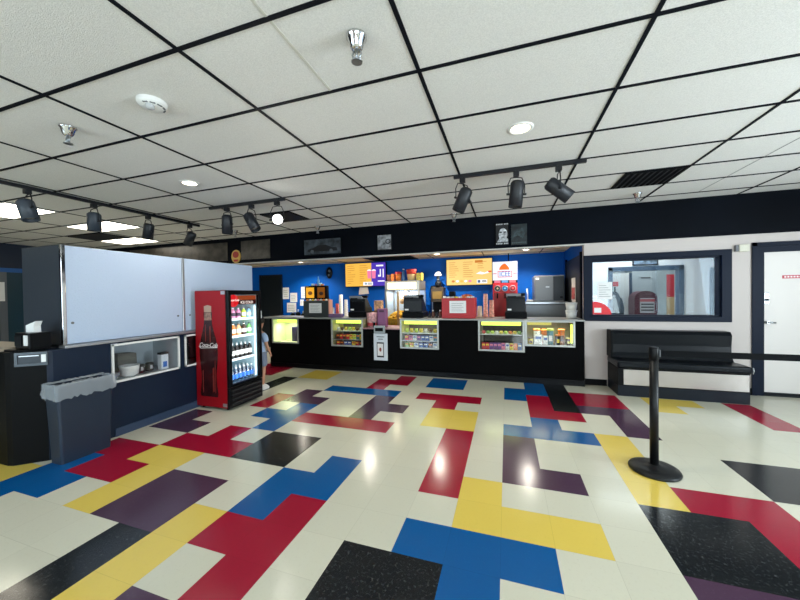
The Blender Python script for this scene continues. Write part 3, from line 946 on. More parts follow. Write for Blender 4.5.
for lev, (gz, gg) in enumerate(((.60, .008), (.64, .012), (.69, .008), (.732, .006), (.738, -.003), (.70, -.022), (.60, -.03))):
    R = []
    for i in range(N):
        w = random.uniform(-.006, .006) if lev not in (3, 4) else random.uniform(-.002, .002)
        x, y = rr(i, gg + max(-.003, w))
        z = gz + (random.uniform(-.015, .015) if lev in (0, 6) else random.uniform(-.004, .004))
        R.append(ln_.bm.verts.new((x, y, z)))
    rings.append(R)
for A, B in zip(rings, rings[1:]):
    for i in range(N):
        f = ln_.bm.faces.new((A[i], A[(i + 1) % N], B[(i + 1) % N], B[i]))
        f.smooth = True
ln_.build('bag_liner', LIN, t)

# ---------------------------------------------------------------- fridge
t = thing('drinks_fridge', 'tall red and black glass-door drinks fridge with bottle picture', 'fridge', (-3.72, 1.56, 0))
FX0_, FX1_, FY0, FY1, FH = -4.0, -3.47, 1.275, 1.88, 1.6
REDF = mat('fridge_red', (150, 10, 22), .35, spec=.3)
c = MB()
c.box(FX0_, FX1_, FY0 + .004, FY0 + .04, .03, FH, .004).box(FX0_, FX1_, FY1 - .04, FY1, .03, FH, .004).box(FX0_, FX0_ + .04, FY0 + .04, FY1 - .04, .03, FH).box(FX0_, FX1_, FY0 + .04, FY1 - .04, FH - .04, FH).box(FX0_, FX1_, FY0 + .04, FY1 - .04, .03, .31)
c.build('cabinet', BLKG, t)
ft = MB()
for x in (FX0_ + .05, FX1_ - .05):
    for y in (FY0 + .06, FY1 - .06):
        ft.cyl((x, y, 0), (x, y, .031), .02)
ft.build('foot', BLACK, t)
side = box('side_panel', REDF, t, FX0_ + .0, FX1_ - .005, FY0 - .002, FY0 + .006, .035, FH - .005)
for z in (.05, 1.545):
    box('corner_plate', ALU, side, -3.545, -3.475, FY0 - .004, FY0 - .0015, z, z + .045)
li = MB()
li.box(FX0_ + .04, FX0_ + .05, FY0 + .05, FY1 - .05, .32, FH - .05).box(FX0_ + .05, FX1_ - .01, FY0 + .04, FY0 + .05, .32, FH - .05).box(FX0_ + .05, FX1_ - .01, FY1 - .05, FY1 - .04, .32, FH - .05).box(FX0_ + .05, FX1_ - .01, FY0 + .05, FY1 - .05, .31, .325)
li.build('liner', mat('liner_white', (196, 222, 230), .5), t)
# door
door = MB()
dx0, dx1 = FX1_ + .001, FX1_ + .045
door.box(dx0, dx1, FY0, FY0 + .05, .31, FH, .004).box(dx0, dx1, FY1 - .05, FY1, .31, FH, .004).box(dx0, dx1, FY0 + .05, FY1 - .05, .31, .345).box(dx0, dx1, FY0 + .05, FY1 - .05, FH - .06, FH)
dr_ = door.build('door', BLKG, t)
box('glass', GLASS, dr_, dx0 + .02, dx0 + .025, FY0 + .05, FY1 - .05, .345, FH - .06)
box('handle', DGREY, dr_, dx1, dx1 + .025, FY0 + .01, FY0 + .035, .75, 1.25, .006)
box('lock_tag', WHITE, dr_, dx1, dx1 + .004, FY1 - .012, FY1 + .0, 1.19, 1.30)
gr = box('grille', BLKG, t, FX1_ + .001, FX1_ + .04, FY0 + .002, FY1 - .002, .03, .30, .004)
for k in range(4):
    MB().obox((FX1_ + .044, (FY0 + FY1) / 2, .075 + k * .058), (.006, 0, -.008), (0, .27, 0), (.003, 0, .012)).build('louvre', DGREY, gr)
# header strip inside top of the glass
hdr = box('header_sign', emis('header_orange', (190, 84, 40), .55), t, FX1_ - .012, FX1_ - .004, FY0 + .055, FY1 - .055, 1.405, FH - .07)
box('dark_band', emis('header_dark', (70, 14, 16), .4), hdr, FX1_ - .004, FX1_ - .002, FY0 + .22, FY1 - .055, 1.405, 1.47)
text('ICE COLD', emis('sign_lit_white', (255, 240, 230), 1.3), hdr, (FX1_ - .0005, FY0 + .375, 1.432), .052, (0, 1, 0), (0, 0, 1))
disc = MB().cyl((FX1_ - .003, FY0 + .135, 1.455), (FX1_ + .002, FY0 + .135, 1.455), .085, seg=32).build('red_disc', emis('disc_red', (225, 18, 30), .9), hdr)
text('Coca-Cola', MATS['sign_lit_white'], disc, (FX1_ + .004, FY0 + .135, 1.465), .043, (0, 1, 0), (0, 0, 1), .25)
LED = emis('fridge_led', (225, 244, 255), 4)
for y in (FY0 + .058, FY1 - .062):
    MB().cyl((FX1_ - .025, y, .36), (FX1_ - .025, y, 1.38), .006, seg=8).build('light_strip', LED, t)
SH = [.325, .65, .965, 1.205]
for z in SH[1:]:
    w = MB()
    for k in range(12):
        y = FY0 + .06 + k * (FY1 - FY0 - .12) / 11
        w.tube([(FX0_ + .055, y, z - .004), (FX1_ - .05, y, z - .004)], .0025, 6)
    w.tube([(FX1_ - .05, FY0 + .052, z - .004), (FX1_ - .05, FY1 - .052, z - .004)], .004, 6)
    w.box(FX1_ - .05, FX1_ - .046, FY0 + .055, FY1 - .055, z - .02, z + .012)
    w.build('shelf', mat('white_wire', (225, 232, 235), .3), t)
l_ = area('fridge_light', (FX1_ - .02, (FY0 + FY1) / 2, .86), (0, PI / 2, 0), 1.0, .4, 3.2, (.86, .96, 1))
# bottle picture on the red side panel
YS = FY0 - .0022
def bx(cx, s):
    return lambda u, v: (cx + u * s, YS, .10 + v * s)
prof = [(0, .0), (.085, .0), (.092, .04), (.085, .12), (.078, .2), (.076, .30), (.086, .42), (.094, .55), (.093, .66), (.082, .76), (.06, .87), (.043, .97), (.038, 1.06), (.043, 1.07), (.043, 1.13), (.038, 1.14), (.036, 1.22), (0, 1.22)]
outl = prof + [(-u, v) for u, v in reversed(prof[1:-1])]
cx = -3.775
bt = MB().prism(outl, lambda u, v: (cx + u * 1.7, YS, .17 + v), (0, -.0015, 0)).build('bottle_print', mat('print_cola', (52, 12, 14), .25, noise=(9, .45, 3)), side)
MB().prism([(-.036, 1.14), (.036, 1.14), (.038, 1.22), (.0, 1.235), (-.038, 1.22)], lambda u, v: (cx + u * 1.7, YS - .0015, .17 + v), (0, -.001, 0)).build('cap_print', mat('print_silver', (176, 150, 130), .3), bt)
MB().prism([(-.037, 1.03), (.037, 1.03), (.034, 1.135), (-.034, 1.135)], lambda u, v: (cx + u * 1.7, YS - .0015, .17 + v), (0, -.001, 0)).build('neck_print', mat('print_glass', (150, 116, 100), .3, noise=(30, .4, 3)), bt)
for u0, w_, v0, v1 in ((-.066, .010, .04, .36), (.038, .016, .06, .40), (.062, .006, .05, .5), (-.03, .006, .74, .98), (.016, .008, .72, .96)):
    MB().prism([(u0, v0), (u0 + w_, v0 + .02), (u0 + w_, v1), (u0, v1 - .02)], lambda u, v: (cx + u * 1.7, YS - .0015, .17 + v), (0, -.001, 0)).build('highlight_print', mat('print_rust', (128, 42, 36), .3), bt)
CW = mat('print_white', (238, 232, 228), .4)
text('Coca-Cola', CW, side, (cx, YS - .005, .865), .082, (1, 0, 0), (0, 0, 1), .32, spacing=.9)
MB().tube([(cx - .165, YS - .004, .845), (cx - .13, YS - .004, .822), (cx - .05, YS - .004, .828), (cx + .05, YS - .004, .832), (cx + .15, YS - .004, .838)], .004, 6).build('lettering_swash', CW, side)

# drinks
def bottle(name, lab, loc, h, r, body_m, cap_m, label_m, group):
    t = thing(name, lab, 'bottle', loc, group)
    x, y, z = loc
    MB().lathe(loc, [(r * .9, 0), (r, .01), (r, h * .62), (r * .8, h * .74), (r * .36, h * .88), (r * .36, h * .93)], seg=14).build('body', body_m, t)
    MB().lathe(loc, [(r * .42, h * .925), (r * .42, h)], seg=12).build('cap', cap_m, t)
    MB().lathe(loc, [(r * 1.02, h * .25), (r * 1.02, h * .56)], seg=14, cap=False).build('wrapper', label_m, t)
    return t
DC = {'yellow': (214, 208, 70), 'pink': (205, 130, 165), 'orange': (216, 120, 50), 'brown': (60, 26, 20), 'green': (120, 190, 110), 'pale blue': (150, 195, 225), 'peach': (225, 170, 120), 'lime': (190, 215, 80)}
for k, v in DC.items():
    mat('drink_' + k, v, .2)
WCAP = mat('cap_white', (235, 235, 235), .4)
BCAP = mat('cap_black', (20, 20, 22), .4)
LBLW = mat('label_pale', (225, 225, 215), .5)
NAVYL = mat('label_navy', (40, 30, 50), .5)
rows = [
    (SH[3], ['yellow', 'pink', 'pink', 'lime', 'pale blue'], .15, .034, 'top shelf'),
    (SH[2], ['lime', 'orange', 'peach', 'brown', 'green'], .17, .034, 'second shelf'),
]
ys = [FY0 + .105 + k * .098 for k in range(5)]
for z, cs, h, r, nm in rows:
    seen = {}
    for k, c in enumerate(cs):
        for row in range(2):
            key = (c, row)
            x = FX1_ - .09 - row * .09
            where = 'at the front of' if row == 0 else 'in the row behind on'
            lab = '%s drink bottle %s the fridge %s' % (c, where, nm)
            grp = '%s bottles %s the fridge %s' % (c, where, nm)
            if key in seen:
                dup(seen[key], (x, ys[k], z + .012 - .012), lab, grp)
            else:
                seen[key] = bottle('drink_bottle', lab, (x, ys[k], z), h, r, MATS['drink_' + c], WCAP if k % 2 else BCAP, NAVYL if c == 'pink' else LBLW, grp)
first = None
COLA = mat('cola', (22, 8, 8), .12)
CRED = mat('cola_label', (170, 20, 26), .4)
for row in range(3):
    for k in range(6):
        loc = (FX1_ - .085 - row * .08, FY0 + .095 + k * .08, SH[1])
        lab = 'dark cola bottle with red label on the third fridge shelf'
        grp = 'cola bottles on the third fridge shelf'
        if first is None:
            first = bottle('cola_bottle', lab, loc, .2, .031, COLA, WCAP, LBLW, grp)
        else:
            dup(first, loc, lab, grp)
first = None
WAT = glass('water_plastic', (190, 215, 232), .4, .05)
WBL = mat('water_label', (40, 110, 200), .4)
for row in range(3):
    for k in range(7):
        loc = (FX1_ - .08 - row * .075, FY0 + .085 + k * .072, SH[0] + .001)
        lab = 'clear water bottle with blue label on the bottom fridge shelf'
        grp = 'water bottles on the bottom fridge shelf'
        if first is None:
            first = bottle('water_bottle', lab, loc, .2, .03, WAT, WCAP, WBL, grp)
        else:
            dup(first, loc, lab, grp)
# ---------------------------------------------------------------- the boy behind the fridge
def skin(name, verts, edges, radii, m, parent, root=0, sub=2):
    me = bpy.data.meshes.new(name)
    o0 = parent.location if parent else Vector((0, 0, 0))
    me.from_pydata([Vector(v) - o0 for v in verts], edges, [])
    me.materials.append(m)
    o = bpy.data.objects.new(name, me)
    COL.objects.link(o)
    o.parent = parent
    md = o.modifiers.new('Skin', 'SKIN')
    md.use_smooth_shade = True
    sv = me.skin_vertices[0].data
    for i, r in enumerate(radii):
        sv[i].radius = r if isinstance(r, tuple) else (r, r)
        sv[i].use_root = (i == root)
    s = o.modifiers.new('Subsurf', 'SUBSURF')
    s.levels = s.render_levels = sub
    return o
BX, BY = -3.80, 2.24
SKIN = mat('skin', (206, 150, 122), .5)
def bp(x, y, z):
    return (BX + x, BY + y, z)
t = thing('person', 'small child in pale blue t-shirt and grey shorts standing half hidden behind the fridge', 'person', (BX, BY, 0))
V, E_, R = [], [], []
def add(p, r, fr=None):
    V.append(bp(*p)); R.append(r)
    if fr is not None:
        E_.append((fr, len(V) - 1))
    return len(V) - 1
pel = add((0, 0, .60), (.085, .065))
bel = add((0, .0, .70), (.085, .065), pel)
chs = add((0, .0, .83), (.09, .065), bel)
sho = add((0, .0, .92), (.075, .05), chs)
nk = add((0, .0, .965), (.036, .036), sho)
hd0 = add((0, .008, 1.03), (.062, .07), nk)
hd1 = add((0, .012, 1.10), (.072, .082), hd0)
hd2 = add((0, .010, 1.165), (.052, .06), hd1)
for s in (1, -1):
    h = add((s * .055, 0, .56), (.06, .06), pel)
    k = add((s * .062, .012, .33), (.042, .042), h)
    cf = add((s * .063, -.004, .20), (.036, .036), k)
    a = add((s * .063, -.008, .065), (.024, .024), cf)
    f0 = add((s * .066, .045, .034), (.026, .02), a)
    f1 = add((s * .07, .10, .024), (.022, .014), f0)
    s0 = add((s * .105, 0, .895), (.036, .036), sho)
    el = add((s * .150, .0, .72), (.026, .026), s0)
    wr = add((s * .140, .075, .60), (.018, .018), el)
    pm = add((s * .136, .10, .565), (.016, .022), wr)
skin('body', V, E_, R, SKIN, t)
# hands: palm chains with five fingers each
for s in (1, -1):
    hv, he, hr = [bp(s * .138, .088, .58), bp(s * .135, .108, .552)], [(0, 1)], [.015, .017]
    for q, (dy, ln, bend) in enumerate(((-.016, .034, .3), (-.006, .042, .35), (.004, .045, .4), (.014, .038, .5))):
        i = len(hv)
        hv.append(bp(s * .135, .110 + dy * .9, .545)); hr.append(.0065); he.append((1, i))
        hv.append(bp(s * (.135 - bend * .012), .116 + dy, .545 - ln * .55)); hr.append(.006); he.append((i, i + 1))
        hv.append(bp(s * (.135 - bend * .04), .114 + dy, .545 - ln)); hr.append(.0048); he.append((i + 1, i + 2))
    i = len(hv)
    hv.append(bp(s * .122, .118, .566)); hr.append(.0068); he.append((0, i))
    hv.append(bp(s * .112, .130, .545)); hr.append(.0055); he.append((i, i + 1))
    skin('hand', hv, he, hr, SKIN, t, 0, 2)
# clothing
SHIRT = mat('shirt_blue', (176, 200, 232), .8, bump=(40, .15))
V, E_, R = [], [], []
a0 = add((0, 0, .50), (.125, .10)); a1 = add((0, 0, .68), (.112, .09), a0); a2 = add((0, 0, .83), (.106, .08), a1); a3 = add((0, 0, .915), (.085, .06), a2)
a4 = add((0, 0, .945), (.05, .046), a3)
for s in (1, -1):
    b0 = add((s * .11, 0, .888), (.05, .05), a3)
    b1 = add((s * .142, 0, .765), (.048, .048), b0)
skin('t_shirt', V, E_, R, SHIRT, t)
SHORT = mat('shorts_grey', (132, 142, 162), .85, bump=(40, .15))
V, E_, R = [], [], []
a0 = add((0, 0, .66), (.095, .075))
for s in (1, -1):
    b0 = add((s * .06, 0, .53), (.078, .08), a0)
    b1 = add((s * .068, .008, .36), (.072, .072), b0)
skin('shorts', V, E_, R, SHORT, t)
SHOE = mat('shoe_white', (228, 226, 222), .5)
for s in (1, -1):
    sh = MB()
    ringed(sh, [(BX + s * .068 - .042, BX + s * .068 + .042, BY - .05, BY + .11, .001, .035), (BX + s * .068 - .043, BX + s * .068 + .043, BY - .05, BY + .112, .025, .035), (BX + s * .068 - .040, BX + s * .068 + .040, BY - .048, BY + .10, .04, .034), (BX + s * .066 - .036, BX + s * .066 + .036, BY - .048, BY + .07, .065, .032), (BX + s * .065 - .034, BX + s * .065 + .034, BY - .046, BY + .035, .085, .03)])
    sh.build('shoe', SHOE, t)
HAIR = mat('hair_black', (18, 14, 13), .6, bump=(60, .4))
h_ = MB()
h_.ball(bp(0, -.006, 1.118), .1, .98, 1.04, 1.0)
for v in list(h_.bm.verts):
    if v.co.z < 1.06 or (v.co.y > BY + .055 and v.co.z < 1.15):
        v.co = Vector(bp(0, 0, 1.10)) + (v.co - Vector(bp(0, 0, 1.10))) * .72
h_.build('hair', HAIR, t)
fc = MB()
fc.ball(bp(0, .098, 1.075), .013, .8, 1.1, 1.2)
fc.build('nose', SKIN, t)
for s in (1, -1):
    MB().ball(bp(s * .028, .086, 1.098), .010, 1.2, .6, .8).build('eye', WHITE, t)
    MB().ball(bp(s * .028, .0915, 1.098), .0052).build('pupil', DINK, t)
    MB().ball(bp(s * .075, .01, 1.085), .02, .4, .7, 1.1).build('ear', SKIN, t)
MB().ball(bp(0, .088, 1.043), .02, 1, .4, .28).build('mouth', mat('lip', (170, 90, 85), .5), t)

# ---------------------------------------------------------------- concession counter
YC, YD = 3.75, 4.35
CASES = [(-4.79, -4.12, .51), (-3.34, -2.64, .493), (-1.87, -1.13, .50), (-.43, .33, .51), (.335, 1.09, .62)]
ZT = 1.04
t = thing('concession_counter', 'long black concession counter with grey tops and lit showcases along the blue wall', 'counter', (-1.8, YC, 0))
b_ = MB()
b_.box(-4.85, 1.22, YC, YD, 0, .49)
px = -4.85
for x0, x1, z0 in CASES:
    if x0 - px > .006:
        if px < -2.6 and x0 > -1.9:
            b_.box(px, x0 - .001, YC, YD, .49, .85)
        else:
            b_.box(px, x0 - .001, YC, YD, .49, ZT)
    if z0 > .5:
        b_.box(x0 - .001, x1 + .001, YC, YD, .49, z0 - .002)
    px = x1 + .001
b_.box(px, 1.22, YC, YD, .49, ZT)
b_.build('body', mat('counter_black', (5, 5, 6), .6, spec=.05), t)
box('kick_plate', BLKG, t, -4.85, 1.22, YC - .012, YC, 0, .09)
TOPM = mat('counter_top_grey', (150, 152, 150), .3)
box('top', TOPM, t, -5.05, -2.635, YC - .02, YD + .02, ZT, ZT + .025, .004)
box('top', TOPM, t, -1.875, 1.23, YC - .02, YD + .02, ZT, ZT + .025, .004)
box('low_top', mat('low_top_pink', (160, 120, 125), .35), t, -2.632, -1.878, YC - .02, YD + .02, .85, .872, .004)
ZS = ZT + .026

GLOW = emis('case_glow', (222, 255, 96), 2.0)
LINC = mat('case_liner', (214, 218, 190), .5)
LIND = mat('case_liner_dark', (60, 52, 50), .5)
case_names = ['almost empty showcase at the counter end by the fridge', 'lit candy showcase below the white cup stacks', 'lit candy showcase below the register in front of the popcorn machine', 'lit candy showcase below the pink cup stacks', 'lit showcase of tubs below the ice machine']
shelfz = [[], [.63, .80], [.645, .79], [.80], []]
for n, (x0, x1, z0) in enumerate(CASES):
    c = thing('showcase', case_names[n], 'showcase', ((x0 + x1) / 2, YC, z0))
    z1 = ZT - .002
    f = MB()
    fw = .03
    for a, b2, cc, d in ((x0, x1, z0, z0 + fw), (x0, x1, z1 - fw * .6, z1), (x0, x0 + fw, z0 + fw, z1 - fw * .6), (x1 - fw, x1, z0 + fw, z1 - fw * .6)):
        f.box(a, b2, YC - .014, YC + .012, cc, d, .002)
    f.build('frame', mat('case_frame', (176, 178, 174), .35, .4), c)
    yb = YC + .42
    l = MB()
    l.box(x0 + .002, x1 - .002, yb, yb + .008, z0, z1).box(x0 + .002, x0 + .01, YC + .012, yb, z0, z1).box(x1 - .01, x1 - .002, YC + .012, yb, z0, z1).box(x0 + .01, x1 - .01, YC + .012, yb, z0, z0 + .012).box(x0 + .01, x1 - .01, YC + .012, yb, z1 - .012, z1)
    l.build('liner', [LINC, mat('case_liner_tan', (170, 165, 120), .5), mat('case_liner_tan', (170, 165, 120), .5), mat('case_liner_mid', (110, 106, 92), .5), mat('case_liner_olive', (126, 120, 84), .5)][n], c)
    if n in (1, 2, 3):
        box('back_panel', LIND if n != 3 else BLACK, c, x0 + .06, x1 - .02, yb - .012, yb - .001, z0 + .02, z1 - .12)
    box('glass', GLASS, c, x0 + fw, x1 - fw, YC - .002, YC + .002, z0 + fw, z1 - fw * .6)
    if n < 4:
        box('light_strip', GLOW, c, x0 + .05, x1 - .05, YC + .10, YC + .16, z1 - .09, z1 - .02, .01)
    else:
        box('light_strip', GLOW, c, x1 - .06, x1 - .03, YC + .03, YC + .06, z0 + .06, z1 - .05, .008)
        box('light_strip', emis('case_glow_soft', (226, 220, 110), .8), c, x0 + .06, x1 - .3, yb - .03, yb - .012, z1 - .10, z1 - .02, .008)
    for sz in shelfz[n]:
        box('shelf', ALU, c, x0 + .012, x1 - .012, YC + .03, yb - .013, sz - .012, sz, .002)
    area('case_light', ((x0 + x1) / 2, YC + .2, z1 - .11), (0, 0, 0), x1 - x0 - .15, .1, (4.5, 1.5, 1.6, 1.7, 2.4)[n], (.92, 1, .62))

# candy
CC = {'red': (196, 36, 44), 'yellow': (226, 200, 60), 'blue': (54, 90, 160), 'purple': (110, 70, 130), 'pink': (220, 130, 150), 'white': (228, 226, 216), 'brown': (92, 52, 36), 'orange': (226, 120, 40), 'green': (120, 170, 70), 'teal': (70, 120, 130), 'black': (24, 24, 28), 'lime': (190, 215, 90)}
for k, v in CC.items():
    mat('candy_' + k, v, .35, noise=(38, .35, 2))
protos = {}
def candy(kind, col, loc, lab, grp, w=.07, d=.03, h=.09):
    if (kind, col, round(w, 3), round(h, 3)) in protos:
        p = protos[(kind, col, round(w, 3), round(h, 3))]
        return dup(p, loc, lab, grp)
    x, y, z = loc
    t = thing('candy_' + kind, lab, 'candy', loc, grp)
    m = MATS['candy_' + col]
    if kind == 'box':
        MB().box(x - w / 2, x + w / 2, y - d / 2, y + d / 2, z + .0005, z + h, .004).build('carton', m, t)
        MB().box(x - w * .36, x + w * .36, y - d / 2 - .0015, y - d / 2 + .001, z + h * .55, z + h * .82).build('title_band', MATS[{'red': 'candy_yellow', 'white': 'candy_blue', 'yellow': 'candy_red', 'blue': 'candy_white', 'purple': 'candy_pink', 'pink': 'candy_purple'}.get(col, 'candy_orange')], t)
    else:
        pm = [(-w / 2, .0), (w / 2, .0), (w * .44, h * .5), (w / 2, h), (-w / 2, h), (-w * .44, h * .5)]
        b = MB()
        b.ball((x, y, z + h * .5), .5, w * .9, d, h * .95, 12, 8)
        b.build('pouch', m, t)
        MB().box(x - w * .38, x + w * .38, y - .003, y + .003, z + h * .90, z + h * 1.04).build('crimp', m, t)
    protos[(kind, col, round(w, 3), round(h, 3))] = t
    return t
def rowof(kind, cols, x0, x1, y, z, where, w, d, h, jit=.006):
    n = len(cols)
    for k, c in enumerate(cols):
        x = x0 + (x1 - x0) * (k + .5) / n
        kk = 'carton' if kind == 'box' else 'pouch'
        candy(kind, c, (x, y + random.uniform(-jit, jit), z), '%s candy %s %s' % (c, kk, where), '%s candy %ss %s' % (c, kk, where), w, d, h)
x0, x1, z0 = CASES[1]
A = 'in the candy showcase below the white cup stacks'
rowof('bag', ['white', 'brown', 'yellow', 'lime', 'yellow', 'brown', 'white'], x0 + .06, x1 - .04, YC + .11, .80, 'on the top shelf ' + A, .085, .05, .07)
rowof('box', ['brown', 'red', 'brown', 'red', 'yellow', 'lime', 'teal', 'yellow'], x0 + .06, x1 - .04, YC + .10, .63, 'on the middle shelf ' + A, .068, .03, .10)
rowof('box', ['red', 'brown', 'blue', 'blue', 'yellow', 'red', 'brown'], x0 + .06, x1 - .04, YC + .10, z0 + .0135, 'on the floor ' + A, .075, .03, .075)
x0, x1, z0 = CASES[2]
A = 'in the candy showcase below the popcorn register'
rowof('bag', ['lime', 'yellow', 'lime', 'yellow', 'white', 'brown', 'yellow'], x0 + .06, x1 - .04, YC + .11, .79, 'on the top shelf ' + A, .085, .05, .075)
rowof('box', ['red', 'pink', 'white', 'purple', 'blue', 'blue', 'white', 'teal'], x0 + .06, x1 - .04, YC + .10, .645, 'on the middle shelf ' + A, .07, .03, .09)
rowof('box', ['green', 'yellow', 'white', 'blue', 'blue', 'brown', 'white'], x0 + .06, x1 - .04, YC + .10, z0 + .0135, 'on the floor ' + A, .078, .03, .085)
x0, x1, z0 = CASES[3]
A = 'in the candy showcase below the pink cup stacks'
rowof('bag', ['red', 'green', 'lime', 'white', 'yellow', 'lime', 'orange', 'yellow', 'green'], x0 + .05, x1 - .04, YC + .11, .80, 'on the upper shelf ' + A, .075, .05, .05)
rowof('box', ['red', 'red', 'purple', 'purple', 'purple', 'pink', 'white', 'yellow', 'orange', 'blue'], x0 + .05, x1 - .04, YC + .10, z0 + .0135, 'on the floor ' + A, .062, .03, .12)
# purple box in the first showcase
x0, x1, z0 = CASES[0]
for k, xx in enumerate((-4.40, -4.28)):
    o = box('purple_carton', mat('deep_purple', (44, 36, 78), .5), None, xx - .055, xx + .055, YC + .22, YC + .36, z0 + .013, .84, .004, loc=(xx, YC + .29, z0 + .013))
    tag(o, ('dark purple upright carton, the one closer to the fridge, in the almost empty showcase', 'dark purple upright carton, the one farther from the fridge, in the almost empty showcase')[k], 'carton')
# tubs in the last showcase
x0, x1, z0 = CASES[4]
def tub(x, y, h, r, col, lid, lab, patch):
    t = thing('snack_tub', lab, 'tub', (x, y, z0 + .013))
    MB().lathe((x, y, z0 + .013), [(r * .86, 0), (r, h * .9), (r, h * .92)], seg=20).build('tub_body', MATS['candy_' + col], t)
    MB().lathe((x, y, z0 + .013), [(r * 1.06, h * .9), (r * 1.08, h), (r * .9, h * 1.04), (0, h * 1.05)], seg=20).build('lid', MATS['candy_' + lid], t)
    MB().box(x - r * .5, x + r * .5, y - r * 1.02, y - r * .9, z0 + .013 + h * .25, z0 + .013 + h * .6).build('patch', MATS['candy_' + patch], t)
tub(.43, YC + .13, .11, .045, 'yellow', 'brown', 'short yellow tub at the edge of the showcase below the ice machine', 'brown')
tub(.54, YC + .22, .25, .055, 'white', 'orange', 'white tub with orange lid behind the printed white box', 'orange')
tub(.66, YC + .24, .24, .05, 'orange', 'orange', 'orange tub with orange lid next to the dark teal tub', 'white')
tub(.74, YC + .15, .26, .052, 'teal', 'lime', 'dark teal tub with lime lid, tallest in the showcase of tubs', 'white')
tub(.92, YC + .20, .25, .052, 'orange', 'orange', 'deep orange tub near the glowing side of the showcase', 'brown')
tub(.85, YC + .11, .17, .04, 'black', 'orange', 'small black tub with orange lid', 'yellow')
tub(1.01, YC + .13, .12, .038, 'brown', 'yellow', 'small brown tub with yellow lid at the glowing side', 'yellow')
candy('box', 'white', (.55, YC + .10, z0 + .0135), 'white carton with dark print standing before the orange-lidded tub', 'white cartons of the tub showcase', .13, .04, .17)
candy('box', 'white', (.66, YC + .10, z0 + .0135), 'white carton beside the tall teal tub', 'white carton by the teal tub', .07, .04, .15)

# sign and card reader on the counter front
t = thing('phone_sign', 'white notice with a phone picture fixed to the black counter front', 'sign', (-2.27, YC, .24))
box('board', mat('sign_board', (206, 212, 218), .4), t, -2.41, -2.125, YC - .008, YC - .0005, .25, .77, .002)
box('phone_print', DINK, t, -2.345, -2.20, YC - .0105, YC - .0079, .31, .60, .0)
box('screen_print', mat('screen_pale', (226, 222, 220), .4), t, -2.332, -2.213, YC - .0125, YC - .0104, .34, .575)
MB().ball((-2.272, YC - .0125, .46), .03, .8, .05, 1.3).build('picture_print', mat('print_redbrown', (150, 60, 50), .5, noise=(40, .6, 2)), t)
for k, (w, h) in enumerate(((.16, .012), (.10, .012))):
    box('text_line', DINK, t, -2.268 - w / 2, -2.268 + w / 2, YC - .0105, YC - .0079, .70 - k * .045, .70 - k * .045 + h)
t = thing('mounted_card_reader', 'grey card reader fixed above the white phone notice', 'card reader', (-2.26, YC, .79))
box('housing', mat('reader_grey', (150, 158, 160), .4), t, -2.38, -2.16, YC - .07, YC - .0215, .782, .925, .008)
box('screen', BLACK, t, -2.35, -2.19, YC - .074, YC - .0695, .82, .885)

# ---------------------------------------------------------------- things on the counter
def notice_box(x0, x1, z1, m, lab, y0=3.86, y1=4.22, trims=None):
    t = thing('condiment_box', lab, 'condiment box', ((x0 + x1) / 2, (y0 + y1) / 2, ZS))
    box('body', m, t, x0, x1, y0, y1, ZS, z1, .006)
    w, zc = (x1 - x0), (ZS + z1) / 2
    sh = box('paper_notice', PAPER, t, x0 + w * .24, x0 + w * .74, y0 - .004, y0 - .0005, ZS + (z1 - ZS) * .26, ZS + (z1 - ZS) * .86)
    for k in range(5):
        box('text_line', INK, sh, x0 + w * .30, x0 + w * (.66 - .05 * (k % 2)), y0 - .006, y0 - .0039, ZS + (z1 - ZS) * (.36 + k * .09), ZS + (z1 - ZS) * (.375 + k * .09))
    return t
t = notice_box(-4.07, -3.47, 1.41, mat('box_charcoal', (48, 54, 56), .5), 'charcoal grey box with a paper notice on the counter', 3.86, 4.02)
box('side_board', mat('pink_wood', (196, 140, 120), .5), t, -3.469, -3.45, 3.87, 4.01, ZS, 1.43)
LID = ['orange', 'white', 'yellow', 'white', 'pink', 'white', 'orange', 'white']
for k in range(9):
    MB().lathe((-4.03 + k * .066, 3.96, 1.4105), [(.028, 0), (.03, .02), (.012, .035), (0, .038)], seg=12).build('lid', MATS['candy_' + LID[k % 8]], t)
t = notice_box(-1.09, -.49, 1.435, mat('box_red', (178, 12, 24), .4), 'red box with a white paper notice on the counter', 3.86, 4.22)
for k in range(8):
    MB().box(-1.07 + k * .072, -1.015 + k * .072, 3.89, 4.0, 1.4355, 1.462, .006).build('lid', MATS['candy_' + ['white', 'white', 'white', 'yellow', 'white', 'orange', 'white', 'white'][k]], t)
MB().ball((-.66, 4.12, 1.445), .5, .24, .10, .12, 14, 8).build('packet_heap', mat('packet_orange', (206, 96, 60), .5, noise=(30, .5, 2)), t)
box('small_black_box', BLACK, t, -.99, -.88, 4.08, 4.18, 1.4355, 1.56, .006)

# warmer with two amber windows behind the charcoal box
t = thing('pretzel_warmer', 'black food warmer with two glowing amber windows behind the charcoal box', 'food warmer', (-4.05, 4.46, 0))
wz = 1.045
box('base_stand', BLACK, t, -4.36, -3.88, 4.40, 4.50, .0, 1.42, .006)
box('housing', BLACK, t, -4.40, -3.83, 4.40, 4.52, 1.42, 1.75, .015)
AMB = emis('amber_glow', (236, 168, 46), 1.1)
AMD = emis('amber_dim', (176, 104, 30), .5)
w1_ = box('window', AMB, t, -4.36, -4.15, 4.393, 4.401, 1.47, 1.71, .004)
w2_ = box('window', AMD, t, -4.06, -3.87, 4.393, 4.401, 1.47, 1.71, .004)
MB().ball((-4.25, 4.392, 1.58), .05, 1.2, .1, .9).build('food_picture', mat('food_brown', (150, 84, 30), .5, noise=(30, .5, 2)), w1_)
MB().ball((-3.96, 4.392, 1.57), .055, 1, .1, .8).build('food_picture', mat('food_dark', (60, 28, 12), .5), w2_)
